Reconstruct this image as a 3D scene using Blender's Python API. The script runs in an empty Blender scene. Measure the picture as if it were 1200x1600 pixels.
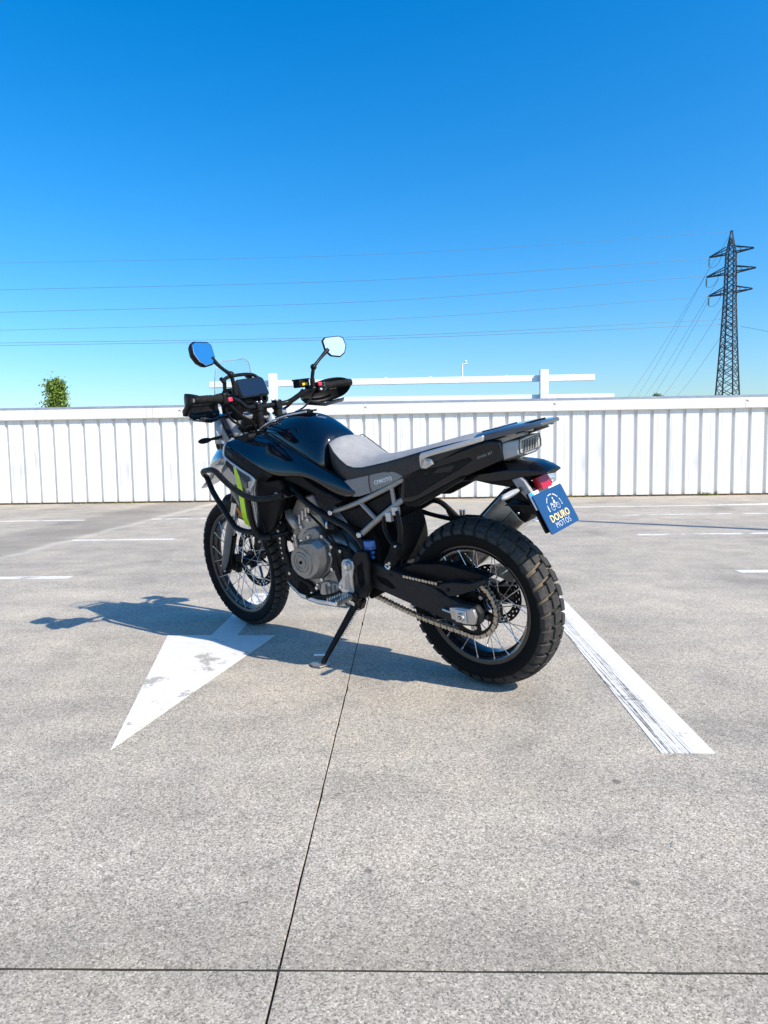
import bpy, bmesh, math, random
from mathutils import Matrix, Vector
random.seed(7)
R = math.radians
scene = bpy.context.scene
col = scene.collection

# ------------------------------------------------------------------ camera
CAM_H, FPX, HOR, ROLL = 0.895, 1068.0, 711.2, 0.0155
pit = math.atan((800 - HOR) / FPX)
fw = Vector((0, math.cos(pit), -math.sin(pit)))
up0 = Vector((0, math.sin(pit), math.cos(pit)))
rt0 = Vector((1, 0, 0))
rt = math.cos(ROLL) * rt0 - math.sin(ROLL) * up0
up = math.sin(ROLL) * rt0 + math.cos(ROLL) * up0
cd = bpy.data.cameras.new('camera')
cd.sensor_fit = 'VERTICAL'
cd.sensor_height = 24.0
cd.sensor_width = 18.0
cd.lens = FPX / 1600 * 24.0
cd.clip_start = 0.05
cd.clip_end = 6000
cam = bpy.data.objects.new('camera', cd)
cam.matrix_world = Matrix(((rt.x, up.x, -fw.x, 0), (rt.y, up.y, -fw.y, 0), (rt.z, up.z, -fw.z, CAM_H), (0, 0, 0, 1)))
col.objects.link(cam)
scene.camera = cam

# ------------------------------------------------------------------ sky, sun, exposure
EL, AZ = R(42.3), R(143.3)            # light travels towards AZ
sdir = Vector((math.cos(EL) * math.cos(AZ), math.cos(EL) * math.sin(AZ), -math.sin(EL)))
w = bpy.data.worlds.new('World')
scene.world = w
w.use_nodes = True
nt = w.node_tree
nt.nodes.clear()
sky = nt.nodes.new('ShaderNodeTexSky')
sky.sky_type = 'NISHITA'
sky.sun_disc = False
sky.sun_elevation = EL
sky.sun_rotation = math.atan2(-sdir.x, -sdir.y)
sky.altitude = 0
sky.air_density = 1.35
sky.dust_density = 1.1
sky.ozone_density = 8.5
hs = nt.nodes.new('ShaderNodeHueSaturation')
hs.inputs['Saturation'].default_value = 1.31
bg = nt.nodes.new('ShaderNodeBackground')
bg.inputs['Strength'].default_value = 0.15
wo = nt.nodes.new('ShaderNodeOutputWorld')
nt.links.new(sky.outputs[0], hs.inputs['Color'])
nt.links.new(hs.outputs[0], bg.inputs['Color'])
nt.links.new(bg.outputs[0], wo.inputs[0])
sl = bpy.data.lights.new('sun', 'SUN')
sl.energy = 4.7
sl.angle = R(0.5)
sl.color = (1.0, 0.915, 0.78)
so = bpy.data.objects.new('sun', sl)
so.rotation_euler = sdir.to_track_quat('-Z', 'Y').to_euler()
so.location = (6, -5, 8)
col.objects.link(so)
scene.view_settings.view_transform = 'Standard'
scene.view_settings.look = 'None'
scene.view_settings.gamma = 1
scene.view_settings.use_curve_mapping = False
scene.view_settings.exposure = 0.50

# ------------------------------------------------------------------ material helpers
def mat(name, base=(.5, .5, .5), rough=.5, metal=0., coat=0., spec=.5, build=None, trans=0., ior=1.5):
    m = bpy.data.materials.new(name)
    m.use_nodes = True
    n = m.node_tree.nodes
    p = n['Principled BSDF']
    p.inputs['Base Color'].default_value = (*base, 1)
    p.inputs['Roughness'].default_value = rough
    p.inputs['Metallic'].default_value = metal
    p.inputs['Coat Weight'].default_value = coat
    p.inputs['Coat Roughness'].default_value = .04
    p.inputs['Specular IOR Level'].default_value = spec
    p.inputs['Transmission Weight'].default_value = trans
    p.inputs['IOR'].default_value = ior
    if build:
        build(m.node_tree, p)
    return m
class NT:
    """tiny node-writing helper"""
    def __init__(s, t): s.t = t
    def n(s, typ, ins=None, **kw):
        nd = s.t.nodes.new(typ)
        for k, v in kw.items(): setattr(nd, k, v)
        for k, v in (ins or {}).items():
            if hasattr(v, 'is_linked') or isinstance(v, bpy.types.NodeSocket): s.t.links.new(v, nd.inputs[k])
            else: nd.inputs[k].default_value = v
        return nd
    def ramp(s, fac, stops):
        nd = s.t.nodes.new('ShaderNodeValToRGB')
        e = nd.color_ramp.elements
        while len(e) < len(stops): e.new(.5)
        for i, (p, c) in enumerate(stops):
            e[i].position = p
            e[i].color = (*c, 1) if isinstance(c, tuple) else (c, c, c, 1)
        s.t.links.new(fac, nd.inputs[0])
        return nd.outputs[0]
    def noise(s, vec, scale, detail=3, rough=.55, dist=0):
        return s.n('ShaderNodeTexNoise', {'Vector': vec, 'Scale': scale, 'Detail': detail, 'Roughness': rough, 'Distortion': dist}).outputs[0]
    def mix(s, fac, a, b, blend='MIX'):
        nd = s.t.nodes.new('ShaderNodeMix')
        nd.data_type = 'RGBA'
        nd.blend_type = blend
        for sock, v in ((nd.inputs[0], fac), (nd.inputs[6], a), (nd.inputs[7], b)):
            if isinstance(v, bpy.types.NodeSocket): s.t.links.new(v, sock)
            else: sock.default_value = v if not isinstance(v, tuple) else (*v, 1)
        return nd.outputs[2]
    def m(s, op, a, b=0., c=0.):
        nd = s.t.nodes.new('ShaderNodeMath')
        nd.operation = op
        for i, v in enumerate((a, b, c)):
            if isinstance(v, bpy.types.NodeSocket): s.t.links.new(v, nd.inputs[i])
            else: nd.inputs[i].default_value = v
        return nd.outputs[0]
    def bump(s, h, strength=.3, dist=.002):
        return s.n('ShaderNodeBump', {'Height': h, 'Strength': strength, 'Distance': dist}).outputs[0]
def worn(base, rough, amt=.25, scale=40, metal=0., coat=0., spec=.5, bump=0., name='m'):
    """a colour with slight mottling, dust and roughness variation"""
    def b(t, p):
        k = NT(t)
        co = k.n('ShaderNodeTexCoord').outputs['Object']
        f = k.noise(co, scale, 4, .6)
        lo = tuple(c * (1 - amt) for c in base)
        hi = tuple(min(1, c * (1 + amt) + .004) for c in base)
        t.links.new(k.ramp(f, [(.3, lo), (.7, hi)]), p.inputs['Base Color'])
        f2 = k.noise(co, scale * .35, 5, .65)
        t.links.new(k.ramp(f2, [(.3, max(.02, rough * .8)), (.75, min(1, rough * 1.25 + .02))]), p.inputs['Roughness'])
        if bump:
            t.links.new(k.bump(k.noise(co, scale * 12, 2), bump, .001), p.inputs['Normal'])
    return mat(name, base, rough, metal, coat, spec, b)

M = {}
# ---- concrete deck
STAINS = [(0.0, 0.0, .0)]
def concrete(t, p):
    k = NT(t)
    pos = k.n('ShaderNodeNewGeometry').outputs['Position']
    big = k.noise(pos, .8, 5, .62, .5)
    mid = k.noise(pos, 3.2, 6, .65)
    fine = k.noise(pos, 60, 4, .7)
    grit = k.n('ShaderNodeTexVoronoi', {'Vector': pos, 'Scale': 330.0})
    gcol = k.ramp(k.n('ShaderNodeSeparateColor', {'Color': grit.outputs['Color']}).outputs[0],
                  [(0.0, (.16, .152, .145)), (.2, (.30, .29, .275)), (.5, (.42, .405, .385)), (.82, (.50, .485, .46)), (1.0, (.68, .66, .64))])
    grit2 = k.n('ShaderNodeTexVoronoi', {'Vector': pos, 'Scale': 150.0})
    g2 = k.ramp(k.n('ShaderNodeSeparateColor', {'Color': grit2.outputs['Color']}).outputs[1], [(0, .74), (.16, .92), (.5, 1.0), (.9, 1.05), (1, 1.16)])
    c = k.mix(1.0, gcol, g2, 'MULTIPLY')
    c = k.mix(1.0, c, k.ramp(big, [(.32, (.76, .755, .75)), (.43, (.95, .945, .935)), (.55, (1.05, 1.035, 1.01)), (.68, (1.19, 1.16, 1.12))]), 'MULTIPLY')
    c = k.mix(1.0, c, k.ramp(mid, [(.30, (.82, .825, .83)), (.48, (1.0, 1.0, 1.0)), (.70, (1.15, 1.13, 1.085))]), 'MULTIPLY')
    c = k.mix(1.0, c, k.ramp(fine, [(.25, .86), (.7, 1.1)]), 'MULTIPLY')
    # long tyre-polished lane beside the left bays and faint lengthwise smears
    sep = k.n('ShaderNodeSeparateXYZ', {'Vector': pos})
    sm = k.n('ShaderNodeMapping', {'Vector': pos, 'Scale': (.35, 3.0, 1.0), 'Rotation': (0, 0, .03)}).outputs[0]
    smear = k.noise(sm, 1.6, 4, .6)
    c = k.mix(1.0, c, k.ramp(smear, [(.3, .92), (.6, 1.03)]), 'MULTIPLY')
    u = k.m('ADD', sep.outputs[0], k.m('MULTIPLY', sep.outputs[1], -.028))
    wob = k.m('MULTIPLY', k.m('SUBTRACT', k.noise(pos, 2.0, 4), .5), .25)
    u = k.m('ADD', u, wob)
    band = k.n('ShaderNodeMapRange', {'Value': k.m('ABSOLUTE', k.m('ADD', u, 4.35)), 1: .62, 2: .42, 3: 0.0, 4: .38}).outputs[0]
    c = k.mix(band, c, (.16, .155, .15))
    edge = k.n('ShaderNodeMapRange', {'Value': k.m('ABSOLUTE', k.m('ADD', u, 3.72)), 1: .10, 2: .02, 3: 0.0, 4: .22}).outputs[0]
    c = k.mix(edge, c, (.75, .74, .72))
    # dark round spots of old gum and oil
    for sx, sy, sr, st in SPOTS:
        d = k.n('ShaderNodeVectorMath', {0: pos, 1: (sx, sy, 0)}, operation='DISTANCE').outputs['Value']
        d = k.m('ADD', d, k.m('MULTIPLY', k.m('SUBTRACT', k.noise(pos, 70, 2), .5), sr * .9))
        f = k.n('ShaderNodeMapRange', {'Value': d, 1: sr, 2: sr * .6, 3: 0.0, 4: st}).outputs[0]
        c = k.mix(f, c, (.10, .10, .10))
    # weathered darker margins along the open joints, broken up by noise
    rotm = k.n('ShaderNodeMapping', {'Vector': pos, 'Location': (.197 / 4.15 * 0 + .23, -1.12, 0), 'Rotation': (0, 0, .029)}).outputs[0]
    rs = k.n('ShaderNodeSeparateXYZ', {'Vector': rotm})
    dv = k.m('ABSOLUTE', rs.outputs[1])
    dn_ = k.m('ADD', dv, k.m('MULTIPLY', k.m('SUBTRACT', k.noise(pos, 5, 5, .7), .5), .5))
    c = k.mix(k.n('ShaderNodeMapRange', {'Value': dn_, 1: .30, 2: .0, 3: 0.0, 4: .30}).outputs[0], c, (.20, .19, .17))
    ran = k.n('ShaderNodeObjectInfo').outputs['Random']
    c = k.mix(1.0, c, k.ramp(ran, [(0, .95), (1, 1.04)]), 'MULTIPLY')
    c = k.mix(1.0, c, (.965, .895, .785), 'MULTIPLY')
    t.links.new(c, p.inputs['Base Color'])
    h = k.m('ADD', k.m('MULTIPLY', grit.outputs['Distance'], -.6), k.m('MULTIPLY', fine, .8))
    t.links.new(k.bump(h, .22, .003), p.inputs['Normal'])
SPOTS = []
def gp(x, y, z=0.0):
    """a point of the deck, found from where the picture shows it (used once, to lay the plan out)"""
    d = fw + rt * ((x - 600) / FPX) + up * ((800 - y) / FPX)
    t_ = (z - CAM_H) / d.z
    return Vector((d.x * t_, d.y * t_, z))
for x, y, r_, s_ in ((576, 1361, .012, .65), (963, 1221, .016, .7), (992, 1380, .012, .55), (950, 1178, .012, .35), (308, 1248, .006, .7), (170, 1373, .012, .35), (640, 1300, .010, .2)):
    g = gp(x, y)
    SPOTS.append((round(g.x, 3), round(g.y, 3), r_, s_))
M['concrete'] = mat('concrete', (.45, .44, .42), .9, spec=.25, build=concrete)
M['subbase'] = worn((.022, .021, .014), .95, .4, 3, name='subbase')

def paint_mat(name, tyre_marks=False, chips=.60):
    def b(t, p):
        k = NT(t)
        pos = k.n('ShaderNodeNewGeometry').outputs['Position']
        co = k.n('ShaderNodeTexCoord').outputs['Object']
        base = k.ramp(k.noise(pos, 18, 5, .7), [(.3, (.61, .585, .54)), (.7, (.71, .685, .635))])
        ch = k.m('ADD', k.m('MULTIPLY', k.noise(pos, 4.5, 10, .66, .25), .82), k.m('MULTIPLY', k.noise(pos, 75, 4, .7), .18))
        chip = k.ramp(ch, [(chips, 0.0), (chips + .012, 1.0)])
        c = k.mix(k.m('MULTIPLY', chip, .96), base, k.ramp(k.noise(pos, 150, 3), [(.3, (.27, .25, .22)), (.7, (.46, .43, .38))]))
        if tyre_marks:
            sep = k.n('ShaderNodeSeparateXYZ', {'Vector': co})
            xx = k.m('ADD', sep.outputs[0], k.m('MULTIPLY', sep.outputs[1], -.040))
            v = k.n('ShaderNodeCombineXYZ', {0: k.m('MULTIPLY', xx, 120.0), 1: k.m('MULTIPLY', sep.outputs[1], 1.2), 2: 0.0}).outputs[0]
            st = k.noise(v, 1.0, 3, .6)
            line = k.ramp(st, [(.49, 0.0), (.55, 1.0)])
            brk = k.ramp(k.noise(pos, 22, 4, .7), [(.35, .25), (.55, 1.0)])
            win = k.n('ShaderNodeMapRange', {'Value': xx, 1: .004, 2: -.022, 3: 0.0, 4: 1.0}).outputs[0]
            f = k.m('MULTIPLY', k.m('MULTIPLY', line, brk), win)
            c = k.mix(k.m('MULTIPLY', f, .92), c, (.085, .083, .08))
        t.links.new(c, p.inputs['Base Color'])
        t.links.new(k.bump(k.noise(pos, 260, 2), .25, .002), p.inputs['Normal'])
    return mat(name, (.8, .8, .8), .75, spec=.3, build=b)
M['paint'] = paint_mat('worn_white_paint', chips=.568)
M['paint_marks'] = paint_mat('white_paint_tyre_marks', True, .60)
M['paint_old'] = paint_mat('old_white_paint', False, .51)

def sheet_white(t, p):
    k = NT(t)
    pos = k.n('ShaderNodeNewGeometry').outputs['Position']
    v = k.n('ShaderNodeMapping', {'Vector': pos, 'Scale': (14, 14, .5)}).outputs[0]
    s = k.noise(v, 1.0, 5, .65)
    c = k.ramp(s, [(.25, (.56, .55, .52)), (.42, (.745, .735, .70)), (.8, (.80, .79, .76))])
    r_ = k.n('ShaderNodeTexNoise', {'Vector': pos, 'Scale': 1.3, 'Detail': 6.0, 'Roughness': .7}).outputs[0]
    c = k.mix(k.ramp(r_, [(.64, 0.0), (.76, .30)]), c, (.62, .56, .42))
    z = k.n('ShaderNodeSeparateXYZ', {'Vector': pos}).outputs[2]
    low = k.n('ShaderNodeMapRange', {'Value': k.m('ADD', z, k.m('MULTIPLY', s, .15)), 1: .22, 2: .05, 3: 0.0, 4: .35}).outputs[0]
    c = k.mix(low, c, (.52, .49, .40))
    t.links.new(c, p.inputs['Base Color'])
    dent = k.n('ShaderNodeMapping', {'Vector': pos, 'Scale': (3.0, 3.0, 1.3)}).outputs[0]
    t.links.new(k.bump(k.noise(dent, 1.4, 3, .5), .25, .02), p.inputs['Normal'])
M['sheet'] = mat('white_painted_sheet', (.84, .84, .83), .45, spec=.4, build=sheet_white)
M['white_steel'] = worn((.82, .82, .81), .45, .05, 4, name='white_painted_steel')
M['galv'] = worn((.36, .37, .38), .5, .2, 6, metal=.6, name='galvanised_steel')
M['flash_edge'] = worn((.42, .43, .45), .45, .15, 6, metal=.5, name='flashing_edge')
M['rust'] = worn((.16, .09, .045), .9, .4, 90, name='rust')
M['pylon'] = worn((.085, .085, .09), .6, .35, .8, metal=.3, name='weathered_lattice_steel')
M['wire'] = mat('aluminium_conductor', (.16, .19, .23), .5, .2)
M['insul'] = mat('insulator_glass', (.35, .42, .36), .25)
def leafm(t, p):
    k = NT(t)
    r_ = k.n('ShaderNodeObjectInfo').outputs['Random']
    pos = k.n('ShaderNodeNewGeometry').outputs['Position']
    f = k.noise(pos, 3.0, 3)
    t.links.new(k.ramp(f, [(.3, (.06, .115, .014)), (.5, (.125, .20, .024)), (.72, (.24, .31, .045))]), p.inputs['Base Color'])
M['leaf'] = mat('leaves', (.08, .12, .02), .55, build=leafm)
M['moss'] = mat('dry_moss', (.16, .17, .04), .9)
M['bark'] = worn((.12, .09, .06), .9, .4, 8, name='bark')
M['soil'] = worn((.14, .13, .09), .95, .4, .05, name='soil')

# ---- motorcycle materials
M['gloss_black'] = mat('gloss_black_paint', (.0012, .0035, .009), .10, coat=.9, spec=.3)
M['satin'] = worn((.006, .0065, .0075), .36, .25, 60, spec=.12, bump=.05, name='satin_black_plastic')
M['plastic'] = worn((.010, .010, .0105), .55, .3, 90, spec=.12, bump=.12, name='grained_black_plastic')
M['semi_gloss'] = mat('semi_gloss_black', (.0025, .004, .0075), .26, coat=.35, spec=.3)
M['matte'] = worn((.004, .004, .0045), .7, .3, 50, spec=.05, name='matte_black')
M['black_metal'] = worn((.007, .007, .008), .32, .3, 50, spec=.15, coat=.05, name='black_powder_coat')
M['swing'] = worn((.016, .0165, .018), .45, .15, 50, spec=.2, bump=.05, name='dark_anodised_alloy')
M['rubber'] = worn((.010, .010, .010), .75, .3, 60, spec=.12, bump=.1, name='rubber')
def treadm(t, p):
    k = NT(t)
    co = k.n('ShaderNodeTexCoord').outputs['Object']
    f = k.noise(co, 28, 5, .7)
    t.links.new(k.ramp(f, [(.3, (.026, .025, .024)), (.55, (.044, .042, .040)), (.75, (.085, .077, .066))]), p.inputs['Base Color'])
    t.links.new(k.bump(k.noise(co, 600, 2), .2, .001), p.inputs['Normal'])
M['tread'] = mat('dusty_tread_rubber', (.05, .048, .045), .72, spec=.2, build=treadm)
def carcass(t, p):
    k = NT(t)
    co = k.n('ShaderNodeTexCoord').outputs['Object']
    s = k.n('ShaderNodeSeparateXYZ', {'Vector': co})
    r_ = k.m('SQRT', k.m('ADD', k.m('POWER', s.outputs[0], 2.0), k.m('POWER', s.outputs[2], 2.0)))
    g = k.n('ShaderNodeMapRange', {'Value': k.m('ADD', r_, k.m('MULTIPLY', k.m('SUBTRACT', k.noise(co, 40, 4, .7), .5), .02)), 1: .283, 2: .305, 3: 0.0, 4: 1.0}).outputs[0]
    c = k.mix(g, (.008, .008, .008), (.15, .12, .085))
    t.links.new(c, p.inputs['Base Color'])
    t.links.new(k.bump(k.noise(co, 300, 2), .15, .001), p.inputs['Normal'])
M['carcass'] = mat('dusty_tyre_carcass', (.02, .02, .02), .78, spec=.12, build=carcass)
M['carcass_clean'] = worn((.008, .008, .008), .75, .3, 50, spec=.12, bump=.1, name='tyre_rubber')
M['rim'] = mat('black_anodised_rim', (.006, .008, .012), .25, 0., coat=.6, spec=.4)
M['spoke'] = mat('spoke_steel', (.62, .63, .65), .28, 1.0)
M['steel'] = worn((.55, .55, .55), .3, .15, 60, metal=1.0, name='steel')
M['bolt'] = mat('zinc_bolt', (.68, .68, .68), .3, 1.0)
M['alu'] = worn((.50, .49, .475), .36, .12, 50, metal=.75, name='cast_aluminium')
M['silver'] = worn((.56, .56, .56), .22, .08, 50, metal=.55, coat=.3, name='silver_paint')
M['grey_paint'] = mat('light_grey_paint', (.40, .41, .42), .16, .55, coat=.9)
M['grey_frame'] = worn((.31, .295, .275), .42, .12, 40, metal=.35, name='grey_frame_paint')
M['grey_plastic'] = worn((.30, .295, .29), .5, .15, 60, name='grey_plastic')
M['guard_grey'] = worn((.085, .085, .088), .45, .15, 60, spec=.3, name='dark_grey_plastic')
M['dark_grey'] = mat('dark_grey_paint', (.05, .065, .085), .28, coat=.8)
M['engine'] = worn((.25, .24, .225), .36, .15, 40, metal=.55, name='engine_grey_alloy')
M['engine_light'] = worn((.36, .34, .315), .38, .18, 60, metal=.6, name='raw_cast_alloy')
M['neon'] = mat('fluorescent_yellow_decal', (.62, .92, .01), .35, coat=.4)
M['orange'] = mat('amber_reflector', (.65, .22, .03), .3, coat=.5)
M['red'] = mat('red_lens', (.42, .006, .014), .25, coat=.3)
M['red_switch'] = mat('red_switch', (.65, .03, .07), .4)
def seat_top(t, p):
    k = NT(t)
    co = k.n('ShaderNodeTexCoord').outputs['Object']
    f = k.noise(co, 25, 5, .6)
    t.links.new(k.ramp(f, [(.3, (.235, .232, .230)), (.7, (.30, .296, .292))]), p.inputs['Base Color'])
    t.links.new(k.bump(k.n('ShaderNodeTexVoronoi', {'Vector': co, 'Scale': 420.0}).outputs[0], .25, .001), p.inputs['Normal'])
M['seat_top'] = mat('light_grey_vinyl', (.4, .4, .4), .6, build=seat_top)
M['seat_side'] = worn((.014, .017, .021), .5, .2, 120, bump=.3, name='charcoal_grip_vinyl')
M['seat_insert'] = worn((.22, .215, .21), .55, .08, 120, bump=.1, name='mid_grey_vinyl')
M['maroon'] = mat('maroon_piping', (.07, .008, .02), .6)
M['white'] = mat('white_print', (.8, .8, .8), .5)
M['gold'] = mat('gold_print', (.80, .58, .22), .45)
M['navy'] = mat('navy_print', (.02, .045, .12), .4)
M['plate'] = mat('blue_plate', (.007, .050, .145), .35, coat=.3)
M['eu_blue'] = mat('bright_blue_band', (.01, .32, .75), .4)
def brushed(t, p):
    k = NT(t)
    co = k.n('ShaderNodeTexCoord').outputs['Object']
    v = k.n('ShaderNodeMapping', {'Vector': co, 'Scale': (20, 20, 700), 'Rotation': (0, -.75, 0)}).outputs[0]
    f = k.noise(v, 1.0, 2)
    t.links.new(k.ramp(f, [(.3, (.66, .63, .585)), (.7, (.82, .785, .735))]), p.inputs['Base Color'])
    t.links.new(k.ramp(k.noise(co, 30, 4), [(.3, .38), (.7, .52)]), p.inputs['Roughness'])
M['brushed'] = mat('brushed_steel', (.4, .38, .35), .32, 1.0, build=brushed)
M['chain'] = worn((.50, .44, .36), .42, .35, 120, metal=.85, name='chain_steel')
M['spring'] = mat('blue_spring_paint', (.035, .15, .45), .3, coat=.6)
M['mirror'] = mat('mirror_glass', (.92, .94, .95), .015, 1.0)
M['screen'] = mat('dark_display_glass', (.002, .006, .016), .05, coat=.7)
M['lens'] = mat('smoked_clear_lens', (.34, .35, .35), .15, coat=.8)
M['lens_dark'] = mat('lens_detail', (.05, .05, .055), .3, coat=.4)
def acryl(t, p):
    n = t.nodes
    tr = n.new('ShaderNodeBsdfTransparent')
    tr.inputs[0].default_value = (.955, .975, .98, 1)
    gl = n.new('ShaderNodeBsdfGlossy')
    gl.inputs['Roughness'].default_value = .03
    fr = n.new('ShaderNodeLayerWeight')
    fr.inputs[0].default_value = .5
    pw = n.new('ShaderNodeMath'); pw.operation = 'POWER'; pw.inputs[1].default_value = 4.0
    mu_ = n.new('ShaderNodeMath'); mu_.operation = 'MULTIPLY_ADD'; mu_.inputs[1].default_value = .35; mu_.inputs[2].default_value = .03
    t.links.new(fr.outputs['Facing'], pw.inputs[0])
    t.links.new(pw.outputs[0], mu_.inputs[0])
    mx = n.new('ShaderNodeMixShader')
    t.links.new(mu_.outputs[0], mx.inputs[0])
    t.links.new(tr.outputs[0], mx.inputs[1])
    t.links.new(gl.outputs[0], mx.inputs[2])
    t.links.new(mx.outputs[0], n['Material Output'].inputs[0])
M['acrylic'] = mat('clear_acrylic', (1, 1, 1), .05, build=acryl)
M['yellow'] = mat('yellow_print', (.75, .52, .02), .5)

# ------------------------------------------------------------------ mesh helpers
class MB:
    def __init__(s): s.v, s.f = [], []
    def add(s, vs, fs):
        o = len(s.v)
        s.v += [Vector(p) for p in vs]
        s.f += [[i + o for i in f] for f in fs]
        return s
    def box(s, c, sz, rot=None):
        c = Vector(c)
        vs = []
        for dx in (-.5, .5):
            for dy in (-.5, .5):
                for dz in (-.5, .5):
                    p = Vector((dx * sz[0], dy * sz[1], dz * sz[2]))
                    if rot: p = rot @ p
                    vs.append(c + p)
        return s.add(vs, [(0, 1, 3, 2), (4, 6, 7, 5), (0, 4, 5, 1), (2, 3, 7, 6), (0, 2, 6, 4), (1, 5, 7, 3)])
    def tube(s, pts, r, n=10, caps=True, closed=False):
        pts = [Vector(p) for p in pts]
        N = len(pts)
        rs = r if isinstance(r, (list, tuple)) else [r] * N
        tg = []
        for i in range(N):
            a = pts[(i - 1) % N] if (closed or i > 0) else pts[i]
            b = pts[(i + 1) % N] if (closed or i < N - 1) else pts[i]
            tg.append((b - a).normalized())
        t0 = tg[0]
        nrm = t0.orthogonal().normalized()
        vs = []
        for i in range(N):
            if i:
                nrm = tg[i - 1].rotation_difference(tg[i]) @ nrm
            nrm = (nrm - nrm.dot(tg[i]) * tg[i]).normalized()
            bn = tg[i].cross(nrm)
            for k in range(n):
                a = 2 * math.pi * k / n
                vs.append(pts[i] + (nrm * math.cos(a) + bn * math.sin(a)) * rs[i])
        fs = []
        for i in range(N if closed else N - 1):
            j = (i + 1) % N
            for k in range(n):
                fs.append((i * n + k, i * n + (k + 1) % n, j * n + (k + 1) % n, j * n + k))
        if caps and not closed:
            fs.append(tuple(reversed(range(n))))
            fs.append(tuple(range((N - 1) * n, N * n)))
        return s.add(vs, fs)
    def lathe(s, prof, n=48, c=(0, 0, 0), axis='Y', closed=False, cap=False):
        """prof: list of (radius, offset along axis)"""
        c = Vector(c)
        vs, fs = [], []
        m = len(prof)
        for k in range(n):
            a = 2 * math.pi * k / n
            for r, h in prof:
                x, z = r * math.cos(a), r * math.sin(a)
                vs.append(c + (Vector((x, h, z)) if axis == 'Y' else Vector((x, z, h)) if axis == 'Z' else Vector((h, x, z))))
        for k in range(n):
            j = (k + 1) % n
            for i in range(m if closed else m - 1):
                i2 = (i + 1) % m
                fs.append((k * m + i, k * m + i2, j * m + i2, j * m + i))
        if cap:
            fs.append([k * m for k in range(n)])
            fs.append([k * m + m - 1 for k in reversed(range(n))])
        return s.add(vs, fs)
    def prism(s, pts, y0, y1):
        """outline in (x,z) or (x,z,y-shift), extruded along y"""
        n = len(pts)
        d = [p[2] if len(p) > 2 else 0 for p in pts]
        vs = [(p[0], y0 + d[i], p[1]) for i, p in enumerate(pts)] + [(p[0], y1 + d[i], p[1]) for i, p in enumerate(pts)]
        fs = [tuple(range(n)), tuple(reversed(range(n, 2 * n)))]
        for i in range(n):
            j = (i + 1) % n
            fs.append((i, i + n, j + n, j))
        return s.add(vs, fs)
    def loft(s, rings, closed=True, caps=True):
        n = len(rings[0])
        vs = [p for r_ in rings for p in r_]
        fs = []
        for i in range(len(rings) - 1):
            for k in range(n if closed else n - 1):
                k2 = (k + 1) % n
                fs.append((i * n + k, i * n + k2, (i + 1) * n + k2, (i + 1) * n + k))
        if caps and closed:
            fs.append(tuple(reversed(range(n))))
            fs.append(tuple(range((len(rings) - 1) * n, len(rings) * n)))
        return s.add(vs, fs)
    def sphere(s, c, r, seg=14, rings=8, sc=(1, 1, 1)):
        vs, fs = [], []
        for i in range(rings + 1):
            th = math.pi * i / rings
            for k in range(seg):
                a = 2 * math.pi * k / seg
                vs.append((c[0] + r * sc[0] * math.sin(th) * math.cos(a), c[1] + r * sc[1] * math.sin(th) * math.sin(a), c[2] + r * sc[2] * math.cos(th)))
        for i in range(rings):
            for k in range(seg):
                k2 = (k + 1) % seg
                fs.append((i * seg + k, (i + 1) * seg + k, (i + 1) * seg + k2, i * seg + k2))
        return s.add(vs, fs)
    def map(s, fn):
        s.v = [fn(p) for p in s.v]
        return s
    def mirror(s):
        """add the mirror image across y = 0"""
        n = len(s.v)
        s.v += [Vector((p.x, -p.y, p.z)) for p in s.v]
        s.f += [[i + n for i in reversed(f)] for f in s.f]
        return s
    def mirrored(s):
        m = MB()
        m.v = [Vector((p.x, -p.y, p.z)) for p in s.v]
        m.f = [list(reversed(f)) for f in s.f]
        return m
    def mesh(s, name, angle=35, smooth=True):
        me = bpy.data.meshes.new(name)
        me.from_pydata([tuple(p) for p in s.v], [], s.f)
        bm = bmesh.new()
        bm.from_mesh(me)
        bmesh.ops.remove_doubles(bm, verts=bm.verts, dist=1e-6)
        bmesh.ops.recalc_face_normals(bm, faces=bm.faces)
        bm.to_mesh(me)
        bm.free()
        if smooth:
            me.polygons.foreach_set('use_smooth', [True] * len(me.polygons))
            me.set_sharp_from_angle(angle=R(angle))
        me.update()
        return me
def link(name, me, m, parent=None):
    o = bpy.data.objects.new(name, me)
    if m and me and not me.materials: me.materials.append(M[m])
    col.objects.link(o)
    if parent: o.parent = parent
    return o
def obj(name, mb, m, parent=None, bevel=0., sub=0, solid=0., angle=35, seg=2):
    o = link(name, mb.mesh(name, angle), m, parent)
    if solid:
        d = o.modifiers.new('solid', 'SOLIDIFY'); d.thickness = solid; d.offset = 0
    if bevel:
        d = o.modifiers.new('bevel', 'BEVEL'); d.width = bevel; d.segments = seg; d.limit_method = 'ANGLE'; d.angle_limit = R(30)
        d.harden_normals = False
    if sub:
        d = o.modifiers.new('sub', 'SUBSURF'); d.levels = sub; d.render_levels = sub
    return o
def tag(o, label=None, cat=None, group=None, kind=None):
    for k, v in (('label', label), ('category', cat), ('group', group), ('kind', kind)):
        if v: o[k] = v
    return o
def empty(name, loc=(0, 0, 0)):
    o = bpy.data.objects.new(name, None)
    o.location = loc
    o.empty_display_size = .2
    col.objects.link(o)
    return o
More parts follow.
